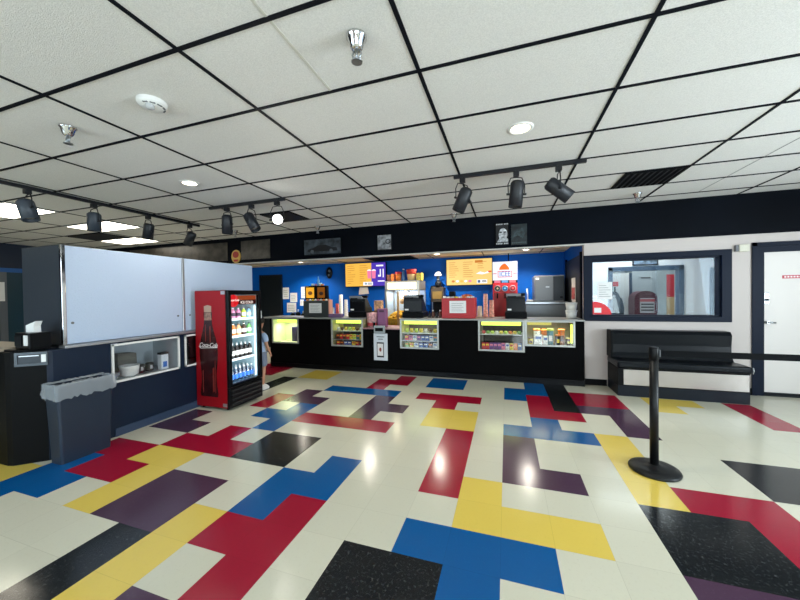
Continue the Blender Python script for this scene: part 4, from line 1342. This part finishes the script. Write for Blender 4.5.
for k, (xx, hh, cc) in enumerate(((-4.22, .05, 'white'), (-4.13, .04, 'pink'), (-4.02, .06, 'white'), (-3.96, .035, 'orange'))):
    MB().lathe((xx, 4.46, 1.7505), [(.035, 0), (.04, hh), (0, hh)], seg=12).build('topping_jar', MATS['candy_' + cc], t)
MB().lathe((-4.07, 4.46, 1.7505), [(.03, 0), (.032, .12), (.014, .16), (.014, .21), (0, .21)], seg=14).build('syrup_bottle', mat('bottle_blue', (110, 170, 215), .2), t)

# cup stacks
CUPW = mat('cup_white_paper', (236, 234, 228), .5)
CUPP = mat('cup_pink', (226, 160, 140), .5, noise=(26, .3, 2))
CUPR = mat('cup_red', (200, 84, 76), .5)
def cup_stack(x, y, z, h, r, m, lab, n=6):
    t = thing('cup_stack', lab, 'cups', (x, y, z))
    base = MB().lathe((x, y, z), [(r * 1.0, 0), (r * 1.02, .012), (r * .92, .014), (r * .78, h * .99), (0, h)], seg=18).build('nested_cup', m, t)
    for k in range(1, n):
        zz = z + (h - .06) * k / n
        MB().lathe((x, y, zz), [(r * (1 - .2 * k / n) + .001, 0), (r * (1 - .2 * k / n) + .004, .005), (r * (1 - .2 * k / n) + .001, .010)], seg=18, cap=False).build('cup_rim', m, t)
    return t
cup_stack(-3.53, 4.36, ZS, .27, .048, CUPR, 'red cup stack beside the charcoal box', 4)
cup_stack(-3.555, 4.20, ZS, .19, .042, CUPW, 'shortest white cup stack, in front of the red cups', 3)
cup_stack(-3.42, 4.32, ZS, .47, .05, CUPW, 'tallest white cup stack next to the first register', 8)
cup_stack(-3.275, 4.28, ZS, .36, .045, CUPW, 'white cup stack closest to the first register', 6)
cup_stack(-.33, 4.30, ZS, .44, .048, CUPP, 'taller pink cup stack by the red slush machine', 8)
cup_stack(-.22, 4.26, ZS, .32, .05, CUPP, 'shorter pink cup stack by the red slush machine', 6)
cup_stack(-.435, 4.24, ZS, .21, .05, mat('cup_cream', (224, 206, 176), .5), 'cream cup standing beside the red box', 3)
for k, (x, lab, c_) in enumerate(((-1.36, 'dark sauce bottle next to the popcorn register', 'black'), (-1.29, 'brown sauce jar beside the dark bottle', 'brown'), (-1.22, 'black sauce pot in the middle of the sauce row', 'black'), (-1.15, 'brown sauce pot touching the red box', 'brown'))):
    t = thing('sauce_bottle', lab, 'sauce bottle', (x, 4.02, ZS))
    MB().lathe((x, 4.02, ZS), [(.026, 0), (.03, .01), (.03, .07 + .02 * (k % 2)), (.015, .10 + .02 * (k % 2))], seg=14).build('bottle_body', MATS['candy_' + c_], t)
    MB().lathe((x, 4.02, ZS), [(.018, .10 + .02 * (k % 2)), (.016, .125 + .02 * (k % 2))], seg=12).build('cap', WHITE if k % 2 else BLACK, t)
o = box('purple_tray', mat('tray_purple', (110, 84, 120), .5), None, -3.43, -3.14, 3.80, 3.91, ZS, ZS + .075, .006, loc=(-3.25, 3.85, ZS))
tag(o, 'low purple tray in front of the white cup stacks', 'tray')

def register(x0, x1, y, lab, flip=1):
    w = x1 - x0
    t = thing('cash_register', lab, 'cash register', ((x0 + x1) / 2, y + .2, ZS))
    box('cash_drawer', BLACK, t, x0, x1, y, y + .38, ZS, ZS + .11, .006)
    pr_ = [(0.0, 0), (.34, 0), (.34, .26), (.24, .28), (.06, .10), (0, .08)]
    MB().prism([(u, v) for u, v in pr_], lambda u, v: (x0 + w * .06, y + .37 - u, ZS + .111 + v), (w * .88, 0, 0)).build('body', DGREY, t)
    MB().obox(((x0 + x1) / 2 - w * .1, y + .06, ZS + .111 + .285), (w * .34, 0, 0), (0, .05, -.02), (0, .008, .02), .004).build('printer_hood', mat('hood_grey', (132, 136, 140), .4), t)
    box('paper_slot', BLACK, t, (x0 + x1) / 2 - w * .38, (x0 + x1) / 2 + w * .02, y + .012, y + .03, ZS + .37, ZS + .395)
    box('customer_display', BLACK, t, x1 - w * .38, x1 - w * .06, y + .12, y + .18, ZS + .39, ZS + .44, .004)
    box('front_panel', BLKG, t, x0 + w * .10, x1 - w * .10, y + .024, y + .0299, ZS + .13, ZS + .32)
    box('label', PAPER, t, x0 + w * .12, x0 + w * .30, y + .019, y + .024, ZS + .14, ZS + .17)
    return t
register(-3.04, -2.65, 3.92, 'black cash register next to the white cup stacks')
register(-1.88, -1.46, 3.92, 'black cash register in front of the popcorn machine')
register(.02, .38, 3.92, 'black cash register in front of the slush machine')

# pass-through shelf items
t = thing('popcorn_tub', 'pink and white popcorn tub on the lowered counter', 'tub', (-2.52, 3.93, .873))
MB().lathe((-2.52, 3.93, .873), [(.085, 0), (.105, .28), (.108, .285), (.095, .28), (0, .05)], seg=24).build('tub_body', mat('tub_pink', (226, 170, 170), .5, noise=(18, .35, 2)), t)
MB().lathe((-2.52, 3.93, .873), [(.089, .03), (.0935, .09)], seg=24, cap=False).build('red_band', mat('band_red', (196, 70, 74), .5), t)
t = thing('gift_bag', 'plum coloured upright bag box on the lowered counter', 'box', (-2.31, 3.98, .873))
box('carton', mat('plum_card', (134, 76, 118), .45), t, -2.40, -2.22, 3.93, 4.05, .8735, 1.24, .004)
box('top_cutout', mat('plum_dark', (70, 36, 64), .5), t, -2.36, -2.26, 3.926, 3.931, 1.17, 1.21)
o = MB().box(-2.60, -2.36, 4.12, 4.30, .8735, 1.18, .01).build('brown_carton', mat('brown_pattern', (120, 80, 60), .6, noise=(20, .6, 2)), None, (-2.48, 4.21, .873))
tag(o, 'brown patterned carton behind the pink popcorn tub', 'carton')
o = MB().box(-2.56, -2.40, 4.14, 4.28, 1.181, 1.40, .01).build('snack_carton', mat('tan_pattern', (196, 150, 110), .6, noise=(22, .5, 2)), None, (-2.48, 4.21, 1.181))
tag(o, 'tan snack carton stacked on the brown patterned carton', 'carton')
t = thing('topping_can', 'small black can between the popcorn tub and plum box', 'can', (-2.435, 3.84, .873))
MB().lathe((-2.435, 3.84, .873), [(.022, 0), (.022, .10)], seg=14).build('can_body', BLACK, t)
MB().lathe((-2.435, 3.84, .873), [(.023, .10), (.02, .115)], seg=14).build('lid', ALU, t)

# ---------------------------------------------------------------- back of the kitchen
t = thing('back_counter', 'long back counter against the blue wall carrying kitchen machines', 'counter', (-2.4, 5.6, 0))
MB().box(-5.9, -2.70, 5.36, 5.97, 0, .86).box(-1.72, .34, 5.36, 5.97, 0, .86).build('base_cabinets', BLACK, t)
box('worktop', STEEL, t, -5.92, -2.69, 5.33, 5.98, .861, .90, .004)
box('worktop', STEEL, t, -1.73, .35, 5.33, 5.98, .861, .90, .004)
ZB = .901
# popcorn machine
t = thing('popcorn_machine', 'large lit popcorn machine with yellow popcorn behind glass', 'popcorn machine', (-2.2, 5.2, 0))
x0, x1, y0, y1 = -2.61, -1.79, 4.92, 5.5
PMS = mat('popcorn_steel', (166, 158, 146), .3, .7)
box('cart', mat('cart_red', (120, 20, 24), .4), t, x0 + .02, x1 - .02, y0 + .02, y1 - .02, 0, .72, .01)
box('deck', PMS, t, x0, x1, y0, y1, .72, .80, .006)
for x in (x0, x1 - .04):
    for y in (y0, y1 - .04):
        box('post', PMS, t, x, x + .04, y, y + .04, .80, 1.62)
box('roof', PMS, t, x0, x1, y0, y1, 1.62, 1.83, .008)
box('light_panel', emis('popcorn_lightbox', (255, 238, 186), 2.6), t, x0 + .07, x1 - .07, y0 - .006, y0 + .001, 1.64, 1.79)
box('glass', GLASS, t, x0 + .04, x1 - .04, y0 + .01, y0 + .015, .80, 1.62)
box('back_panel', mat('popcorn_back', (150, 176, 214), .4), t, x0 + .04, x1 - .04, y1 - .03, y1 - .02, .80, 1.62)
for sx_ in (x0 + .012, x1 - .02):
    box('side_panel', MATS['popcorn_back'], t, sx_, sx_ + .008, y0 + .04, y1 - .04, .80, 1.62)
k_ = MB()
k_.lathe((-2.2, 5.22, 1.30), [(.12, 0), (.15, .02), (.15, .16), (.10, .2)], seg=24).cyl((-2.2, 5.22, 1.5), (-2.2, 5.22, 1.62), .02)
k_.build('kettle', mat('kettle_tan', (206, 180, 150), .3, .4), t)
box('centre_rail', mat('rail_cream', (226, 196, 140), .4), t, -2.33, -2.28, y0 + .02, y0 + .04, .80, 1.6)
pc = MB()
rnd = random.Random(3)
for k in range(170):
    u, v = rnd.uniform(-1, 1), rnd.uniform(-1, 1)
    x, y = -2.31 + u * .26, 5.17 + v * .2
    zt = .98 + .14 * max(0, 1 - (u * u + v * v) * .8)
    pc.ball((x, y, zt), rnd.uniform(.028, .042), 1, 1, .8, 7, 5)
pc.lathe((-2.30, 5.22, .801), [(.26, 0), (.25, .14), (.16, .25), (0, .30)], seg=18)
pc.box(x0 + .045, -2.05, y0 + .03, 5.35, .801, .99, .03)
po = pc.build('popcorn_heap', mat('popcorn_yellow', (240, 190, 50), .6, noise=(30, .25, 2)), t)
po['kind'] = 'stuff'
box('scoop', ALU, t, -2.0, -1.86, y0 + .05, y0 + .2, .801, .87, .01)
box('price_card', PAPER, t, x0 + .48, x0 + .62, y0 + .002, y0 + .009, 1.22, 1.42)
area('popcorn_light', (-2.2, 5.2, 1.6), (0, 0, 0), .6, .4, 14, (1, .85, .6))
t = thing('display_panel', 'pale blue upright glass panel beside the popcorn machine', 'panel', (-1.6, 5.87, .9))
box('panel', emis('pale_blue_panel', (140, 176, 226), .35), t, -1.70, -1.50, 5.86, 5.88, .901, 1.60)  # glow put into the panel material; the glass is no lamp
box('frame', ALU, t, -1.72, -1.70, 5.85, 5.89, .901, 1.62)
box('frame', ALU, t, -1.50, -1.48, 5.85, 5.89, .901, 1.62)
box('cap_board', DGREY, t, -1.74, -1.46, 5.84, 5.92, 1.62, 1.72)
# things on top of the popcorn machine
zt = 1.8305
def topbox(x0, x1, h, col, lab, cat='carton', name='snack_carton', y=5.05):
    o = MB().box(x0, x1, y, y + .18, zt, zt + h, .004).build(name, MATS['candy_' + col], None, ((x0 + x1) / 2, y + .09, zt))
    return tag(o, lab, cat)
topbox(-2.60, -2.51, .15, 'brown', 'small brown carton at the edge of the popcorn machine roof')
topbox(-2.50, -2.43, .17, 'orange', 'thin orange carton on the popcorn machine roof')
t = thing('popcorn_bucket', 'slim red and tan bucket on the popcorn machine roof', 'bucket', (-2.34, 5.12, zt))
MB().lathe((-2.34, 5.12, zt), [(.06, 0), (.075, .20)], seg=20).build('bucket_body', MATS['candy_orange'], t)
MB().lathe((-2.34, 5.12, zt), [(.077, .16), (.079, .21), (.05, .22), (0, .22)], seg=20).build('rim_band', MATS['candy_red'], t)
t = thing('glass_bottle', 'blue glass bottle on the popcorn machine roof', 'bottle', (-2.21, 5.10, zt))
MB().lathe((-2.21, 5.10, zt), [(.035, 0), (.04, .01), (.04, .17), (.018, .22), (.018, .26)], seg=16).build('bottle_body', mat('bottle_dark_blue', (60, 96, 140), .15), t)
MB().lathe((-2.21, 5.10, zt), [(.021, .26), (.021, .28)], seg=12).build('cap', WHITE, t)
t = thing('popcorn_bucket', 'wide red and cream popcorn bucket on the popcorn machine roof', 'bucket', (-2.02, 5.10, zt))
MB().lathe((-2.02, 5.10, zt), [(.09, 0), (.115, .25)], seg=24).build('bucket_body', mat('bucket_cream', (224, 190, 130), .5), t)
MB().lathe((-2.02, 5.10, zt), [(.106, .15), (.118, .26), (.1, .262), (0, .24)], seg=24).build('rim_band', mat('bucket_red', (204, 60, 44), .5, noise=(12, .3, 2)), t)
topbox(-1.89, -1.66 - .11, .17, 'yellow', 'yellow and black carton at the far end of the popcorn machine roof', y=5.03)

# menu screens
def screen(name, lab, x0, x1, z0, z1, y, panels, tiltz=0):
    t = thing(name, lab, 'screen', ((x0 + x1) / 2, y, z0))
    box('case', BLACK, t, x0 - .015, x1 + .015, y, y + .05, z0 - .015, z1 + .015, .004)
    box('wall_bracket', BLACK, t, (x0 + x1) / 2 - .1, (x0 + x1) / 2 + .1, y + .05, YK - .001, (z0 + z1) / 2 - .1, (z0 + z1) / 2 + .1)
    for (a, b2, m) in panels:
        box('display', m, t, a, b2, y - .003, y + .0, z0, z1)
    return t
MENU = emis('menu_yellow', (250, 194, 82), .95)
MENU2 = emis('menu_pale', (250, 212, 128), .98)
VIO = emis('menu_violet', (84, 60, 190), .9)
MTX = emis('menu_text', (222, 136, 56), .85)
MWH = emis('menu_white', (245, 245, 250), 1.1)
MPK = emis('menu_pink', (250, 130, 170), 1.0)
y = 5.86
t = screen('menu_screen', 'yellow menu screen with violet strip, beside the popcorn machine', -4.10, -2.94, 1.76, 2.37, y, [(-4.10, -3.34, MENU), (-3.34, -2.94, VIO)])
rnd = random.Random(5)
for k in range(9):
    for c in range(2):
        w = rnd.uniform(.10, .24)
        xx = -4.04 + c * .36
        box('menu_line', MTX, t, xx, xx + w, y - .0045, y - .003, 2.30 - k * .058, 2.312 - k * .058)
box('white_label', MWH, t, -3.58, -3.30, y - .005, y - .003, 1.775, 1.87)
MB().cyl((-3.50, y - .005, 1.822), (-3.50, y - .0065, 1.822), .028, seg=18).build('label_ring', MATS['drink_pale blue'], t)
for k in range(2):
    box('label_text', DINK, t, -3.44, -3.32, y - .0062, y - .005, 1.80 + k * .03, 1.815 + k * .03)
for cx_ in (-3.40, -3.27):
    MB().prism([(-.045, 0), (.045, 0), (.06, .2), (-.06, .2)], lambda u, v: (cx_ + u, y - .0045, 1.96 + v), (0, -.002, 0)).build('cup_picture', MPK, t)
    MB().prism([(.06 * math.cos(a), .04 * math.sin(a)) for a in [PI * k / 8 for k in range(9)]], lambda u, v: (cx_ + u, y - .0045, 2.16 + v), (0, -.002, 0)).build('foam_picture', MWH, t)
for (a, b2, c, d) in ((-3.20, -3.0, 2.27, 2.31), (-3.16, -2.97, 1.87, 1.90), (-3.10, -3.07, 2.0, 2.2), (-3.02, -2.99, 1.98, 2.2), (-3.15, -3.10, 2.0, 2.05)):
    box('white_mark', MWH, t, a, b2, y - .005, y - .003, c, d)
t = screen('menu_screen', 'wide yellow menu screen next to the red slush machine', -1.34, -.27, 1.73, 2.345, y, [(-1.34, -.27, MENU2)])
for k in range(8):
    for c in range(3):
        if c == 2 and k > 3: continue
        w = rnd.uniform(.12, .24)
        xx = -1.28 + c * .34
        box('menu_line', MTX, t, xx, xx + w, y - .0045, y - .003, 2.27 - k * .05, 2.28 - k * .05)
box('brown_heading', MTX, t, -.66, -.48, y - .005, y - .003, 2.25, 2.31)
for k in range(5):
    MB().ball((-1.18 + k * .10, y - .003, 1.82), .035, 1.1, .06, .8).build('snack_picture', [MTX, MWH, MENU, MWH, MPK][k], t)
MB().prism([(0, 0), (.10, .05), (.20, .02), (.28, .05), (.30, .01), (.15, -.02)], lambda u, v: (-.64 + u, y - .0045, 1.99 + v), (0, -.002, 0)).build('swoosh', MWH, t)
box('red_mark', emis('menu_red', (230, 50, 50), 1), t, -.36, -.28, y - .005, y - .003, 2.02, 2.05)
box('white_label', MWH, t, -.62, -.38, y - .005, y - .003, 1.76, 1.85)
box('label_blue', MATS['candy_blue'], t, -.60, -.54, y - .0062, y - .005, 1.775, 1.835)
for k in range(2):
    box('label_text', DINK, t, -.50, -.40, y - .0062, y - .005, 1.785 + k * .028, 1.80 + k * .028)
t = thing('hanging_note', 'curled white paper note hanging below the first menu screen', 'paper note', (-3.55, YK, 1.55))
MB().prism([(0, 0), (.30, .02), (.26, .2), (.02, .2)], lambda u, v: (-3.73 + u, 5.90 - .1 * (.2 - v), 1.535 + v), (0, .004, 0)).build('sheet', mat('note_paper', (214, 206, 198), .7), t)
# notices on the blue wall
for k, (a, b2, c, d, lab) in enumerate(((-6.26, -6.04, 1.44, 1.78, 'tall white notice beside the black kitchen door'), (-6.0, -5.76, 1.35, 1.62, 'white notice second from the black kitchen door'), (-5.62, -5.39, 1.46, 1.79, 'white notice highest on the blue wall, half behind the warmer'), (-6.12, -5.80, 1.05, 1.33, 'wide white notice lowest on the blue wall'), (-5.66, -5.54, 1.24, 1.42, 'smallest white notice next to the warmer'))):
    t = thing('wall_notice', lab, 'notice', ((a + b2) / 2, YK, c), 'notices on the blue wall')
    box('sheet', PAPER, t, a, b2, YK - .005, YK - .001, c, d)
    for q in range(4):
        box('text_line', INK, t, a + .03, b2 - .04 - .02 * (q % 2), YK - .0065, YK - .0049, c + (d - c) * (.2 + q * .17), c + (d - c) * (.22 + q * .17) + .003)
t = thing('wall_fixture', 'small black oval fixture high on the blue wall near the first menu screen', 'wall fixture', (-4.66, YK, 2.0))
MB().ball((-4.66, YK - .04, 2.16), .13, .8, .28, 1.25).build('oval_body', BLKG, t)
MB().ball((-4.64, YK - .075, 2.21), .035, 1, .3, 1.1).build('white_mark', GREY, t)
MB().ball((-4.66, YK - .075, 2.10), .03, 1, .3, 1).build('white_mark', GREY, t)
# hats / black gear on the back counter near the notices
for k, (x, h) in enumerate(((-5.55, .12), (-5.38, .15), (-5.22, .11))):
    t = thing('syrup_pump', ['black syrup pump with white tip lowest on the back counter', 'black syrup pump with white tip, middle of the three by the warmer', 'black syrup pump with white tip nearest the warmer'][k], 'syrup pump', (x, 5.5, ZB))
    MB().lathe((x, 5.5, ZB), [(.06, 0), (.07, h), (.03, h + .04)], seg=16).build('bottle_body', BLKG, t)
    MB().tube([(x, 5.5, ZB + h + .03), (x, 5.5, ZB + h + .10), (x + .05, 5.46, ZB + h + .09)], .012).build('spout', WHITE, t)

# drink dispenser on the wall side
t = thing('coffee_dispenser', 'dark dispenser with gold front panel and white cap between popcorn machine and menu screen', 'dispenser', (-1.5, 5.6, ZB))
box('base', BLACK, t, -1.62, -1.38, 5.52, 5.80, ZB, 1.33, .01)
box('housing', mat('bronze', (64, 52, 36), .4), t, -1.66, -1.36, 5.50, 5.82, 1.33, 1.68, .01)
box('front_panel', mat('gold_panel', (150, 116, 56), .35, .5), t, -1.62, -1.40, 5.494, 5.501, 1.40, 1.58)
MB().lathe((-1.51, 5.65, 1.6805), [(.07, 0), (.08, .08), (.06, .14)], seg=18).build('hopper', DGREY, t)
MB().cyl((-1.51, 5.65, 1.82), (-1.51, 5.65, 1.95), .035).build('neck', GREY, t)
MB().lathe((-1.51, 5.65, 1.95), [(.09, 0), (.085, .03), (.05, .09), (.03, .10), (0, .1)], seg=18).build('cap', WHITE, t)

# slush machine
t = thing('slush_machine', 'tall red slush drink machine with a lit white sign above three round dials', 'slush machine', (.02, 5.6, ZB))
x0, x1, y0, y1 = -.24, .28, 5.44, 5.85
box('body', mat('slush_red', (196, 18, 30), .3), t, x0, x1, y0, y1, ZB, 1.74, .012)
box('strip_case', BLACK, t, x0 + .0, x1, y0 + .01, y1, 1.74, 1.80)
sg = box('sign_box', emis('slush_sign', (236, 240, 250), 1.05), t, x0 + .0, x1, y0, y1 - .1, 1.80, 2.21, .006)
for k, (c, e) in enumerate((((240, 130, 160), .9), ((120, 180, 235), .9), ((240, 140, 150), .9))):
    box('flavour_light', emis('flavour_%d' % k, c, e), t, x0 + .03 + k * .16, x0 + .165 + k * .16, y0 + .002, y0 + .012, 1.745, 1.795)
ORG = emis('slush_orange', (250, 120, 40), .9)
dome = [(-.11, 0), (.11, 0), (.09, .05), (.05, .10), (.015, .135), (-.02, .13), (-.06, .10), (-.10, .05)]
MB().prism(dome, lambda u, v: (.01 + u, y0 - .001, 2.03 + v), (0, -.004, 0)).build('orange_dome', ORG, sg)
SBL, SRD = emis('slush_blue', (50, 110, 220), .8), emis('slush_letter_red', (230, 40, 50), .9)
text('ICEE', SBL, sg, (.02, y0 - .006, 1.932), .15, (1, 0, 0), (0, 0, 1), 0, .001, sx=.80)
for (a, b2, c, d) in ((-.13, .17, 1.865, 1.877), (-.13, .17, 1.99, 2.002), (-.13, -.118, 1.865, 2.002), (.158, .17, 1.865, 2.002)):
    box('letter_frame', SRD, sg, a, b2, y0 - .003, y0 - .0005, c, d)
box('red_dash', SRD, sg, x0 + .01, x0 + .085, y0 - .003, y0 - .0005, 1.94, 1.955)
box('red_dash', SRD, sg, x1 - .085, x1 - .01, y0 - .003, y0 - .0005, 1.94, 1.955)
for k, c in enumerate(((20, 16, 18), (24, 96, 160), (150, 20, 30))):
    fx = x0 + .10 + k * .16
    MB().cyl((fx, y0 + .002, 1.62), (fx, y0 - .012, 1.62), .065, seg=24).build('flavour_dial', mat('dial_%d' % k, c, .3), t)
    MB().lathe((fx, y0 - .010, 1.62), [(.066, 0), (.066, .006), (.056, .006)], (0, -1, 0), 24, cap=False).build('dial_rim', ALU, t)
    MB().ball((fx, y0 - .012, 1.62), .022, 1, .3, 1).build('dial_emblem', [mat('emb_tan', (210, 190, 150), .5), mat('emb_blue', (110, 190, 230), .5), mat('emb_red', (230, 90, 90), .5)][k], t)
    MB().tube([(fx, y0, 1.50), (fx, y0 - .06, 1.49), (fx, y0 - .06, 1.40)], .016).build('tap', BLACK, t)
box('drip_tray', DGREY, t, x0 + .03, x1 - .03, y0 - .14, y0, ZB, ZB + .05, .006)
box('dispense_panel', mat('slush_dark_red', (120, 10, 18), .35), t, x0 + .03, x1 - .03, y0 - .006, y0 + .001, 1.0, 1.52)
MB().cyl((.10, 5.7, 2.211), (.10, 5.7, ZK - .001), .012).build('ceiling_conduit', BLACK, t)

# ice machine
t = thing('ice_machine', 'stainless ice machine head standing on a wide steel ice bin', 'ice machine', (.85, 5.55, 0))
x0, x1 = .43, 1.235
BST = mat('brushed_steel', (128, 132, 136), .4, .6, bump=(30, .05))
box('ice_bin', BST, t, x0, x1, 5.25, 5.95, .05, 1.27, .012)
box('bin_lid', STEEL, t, x0 - .006, x1 + .005, 5.235, 5.96, 1.272, 1.325, .008)
hd_ = box('head', BST, t, .61, 1.19, 5.34, 5.95, 1.327, 1.87, .01)
box('door_panel', mat('steel_pale', (112, 115, 118), .4, .6), hd_, .62, .97, 5.332, 5.341, 1.345, 1.85, .004)
box('side_panel', mat('steel_dark', (52, 57, 62), .4, .6), hd_, .975, 1.18, 5.332, 5.341, 1.345, 1.85, .004)
box('corner_label', PAPER, hd_, .635, .70, 5.329, 5.333, 1.785, 1.825)
box('name_badge', ALU, hd_, .83, .90, 5.328, 5.333, 1.62, 1.64)
box('vent_knob', BLACK, hd_, 1.10, 1.15, 5.326, 5.333, 1.40, 1.43)
for x in (x0 + .06, x1 - .06):
    for y in (5.31, 5.89):
        MB().cyl((x, y, 0), (x, y, .051), .025).build('foot', BLACK, t)
t = thing('ice_scoop', 'white ice scoop standing on the steel ice bin lid', 'scoop', (.50, 5.36, 1.326))
MB().box(.455, .58, 5.31, 5.41, 1.3265, 1.37, .008).build('scoop_bowl', WHITE, t)
MB().tube([(.48, 5.36, 1.36), (.475, 5.36, 1.5), (.465, 5.36, 1.60)], .014).build('handle', WHITE, t)
# white tubs in front of the dark doorway, on the counter end
for k, (z, lab) in enumerate(((ZS, 'white round tub at the bottom of the pile at the counter end'), (ZS + .135, 'white round tub on top of the pile at the counter end'))):
    t = thing('white_tub', lab, 'tub', (1.10, 4.12, z), 'white tubs at the counter end')
    MB().lathe((1.10, 4.12, z), [(.075, 0), (.09, .115)], seg=22).build('tub_body', CUPW, t)
    MB().lathe((1.10, 4.12, z), [(.094, .115), (.094, .132), (.05, .134), (0, .134)], seg=22).build('lid', WHITE, t)

# ---------------------------------------------------------------- bench
t = thing('waiting_bench', 'black padded bench with pale panelled base under the window', 'bench', (2.32, 3.6, 0))
VIN = mat('black_vinyl', (6, 11, 17), .3, spec=.16, bump=(14, .12))
bx0, bx1, by0, by1 = 1.57, 3.06, 3.36, 3.865
box('plinth', mat('plinth_navy', (12, 19, 29), .45, spec=.2), t, bx0, bx1, by0, by1, 0, .15, .003)
b_ = MB()
b_.box(bx0, bx1, by0 + .004, by1, .15, .40)
b_.build('base', BLACK, t)
box('front_panel', mat('pearl_panel', (178, 170, 163), .2, .35), t, bx0 + .07, bx1 - .01, by0 - .004, by0 + .005, .165, .385, .002)
MB().box(bx0 - .01, bx1 + .015, by0 - .03, by1, .401, .50, .03, 3).build('seat_cushion', VIN, t)
prf = [(0, .50), (.20, .50), (.155, .58), (.15, .70), (.165, .86), (.13, .91), (.02, .915), (0, .90)]
MB().prism(prf, lambda u, v: (bx0 + .02, by1 - u, v + .001), (bx1 - bx0 - .03 , 0, 0)).build('backrest', VIN, t)
box('end_panel', BLACK, t, bx0 - .012, bx0 + .018, by1 - .22, by1, .50, .915, .004)
MB().tube([(bx1 + .016, by0 - .02, .41), (bx1 + .02, by0 - .03, .45), (bx1 + .016, by0 - .02, .49)], .006).build('tape_patch', mat('silver_tape', (190, 194, 196), .3, .5), t)

# ---------------------------------------------------------------- stanchion with belt
def stanchion(x, y, lab, belt):
    t = thing('stanchion', lab, 'stanchion', (x, y, 0))
    SB = mat('stanchion_black', (13, 15, 17), .4, spec=.3)
    MB().lathe((x, y, 0), [(.178, 0), (.182, .012), (.175, .024), (.11, .036), (.045, .046), (.036, .055), (0, .055)], seg=48).build('base', SB, t)
    MB().cyl((x, y, .05), (x, y, .93), .031, seg=24).build('post', SB, t)
    MB().lathe((x, y, .93), [(.033, 0), (.036, .005), (.036, .095), (.033, .105), (0, .106)], seg=24).build('head', BLKG, t)
    box('belt_slot', mat('belt_clip', (46, 50, 54), .4), t, x + .030, x + .044, y - .016, y + .016, .955, 1.015, .003)
    if belt:
        MB().box(x + .04, belt, y - .0012, y + .0012, .96, 1.01).build('belt', mat('black_webbing', (8, 10, 13), .8, spec=.1, bump=(300, .2)), t)
stanchion(1.21, 1.16, 'black belt stanchion with round base on the yellow tiles', 3.20 - .045)
stanchion(3.20, 1.16, 'second black stanchion receiving the belt near the window wall', None)

# ---------------------------------------------------------------- light
w = bpy.data.worlds.new('sky')
S.world = w
w.use_nodes = True
bg = w.node_tree.nodes['Background']
bg.inputs['Color'].default_value = (.80, .90, 1, 1)
bg.inputs['Strength'].default_value = 1.2
def daylight(loc, inward, tilt, sx, sy, power, rgb):
    d = Vector(inward) + Vector((0, 0, tilt))
    o = area('window_daylight', loc, (0, 0, 0), sx, sy, power, rgb)
    o.rotation_euler = d.to_track_quat('-Z', 'Z').to_euler()
    return o
# area lamps for sky light, plus low upward ones added to brighten the ceiling
daylight((XR + .35, -.5, 1.6), (-1, 0, 0), -.1, 6.6, 2.0, 300, (.78, .87, 1))
daylight((XR + .55, -.5, .75), (-1, 0, 0), .75, 6.6, 1.6, 760, (1, .96, .97))
daylight((2.4, YB - .35, 1.6), (0, 1, 0), -.1, 4.2, 1.9, 50, (.80, .9, 1))
daylight((2.4, YB - .55, .75), (0, 1, 0), .75, 4.2, 1.6, 200, (1, .97, .97))
daylight((-4.35, YB - .55, .75), (0, 1, 0), .75, 4.2, 1.6, 25, (1, .97, .97))
daylight((-4.35, YB - .35, 1.6), (0, 1, 0), -.8, 4.2, 1.9, 190, (.84, .92, 1))  # steep downward lamp added to brighten the floor on this side
area('office_lamp', (2.3, 4.9, 2.58), (0, 0, 0), 1.2, .6, 42, (1, .98, .95))  # unseen lamps added to brighten the room behind the window
area('office_lamp', (3.0, 7.0, 2.58), (0, 0, 0), 1.2, .6, 30, (1, .98, .95))

S.view_settings.view_transform = 'Standard'
S.view_settings.look = 'None'
S.view_settings.gamma = 1
S.view_settings.use_curve_mapping = False
S.view_settings.exposure = 0.06
try:
    S.cycles.use_denoising = True
    S.cycles.max_bounces = 10
    S.cycles.transparent_max_bounces = 16
    S.cycles.sample_clamp_indirect = 6
    S.cycles.caustics_reflective = False
    S.cycles.caustics_refractive = False
except Exception:
    pass
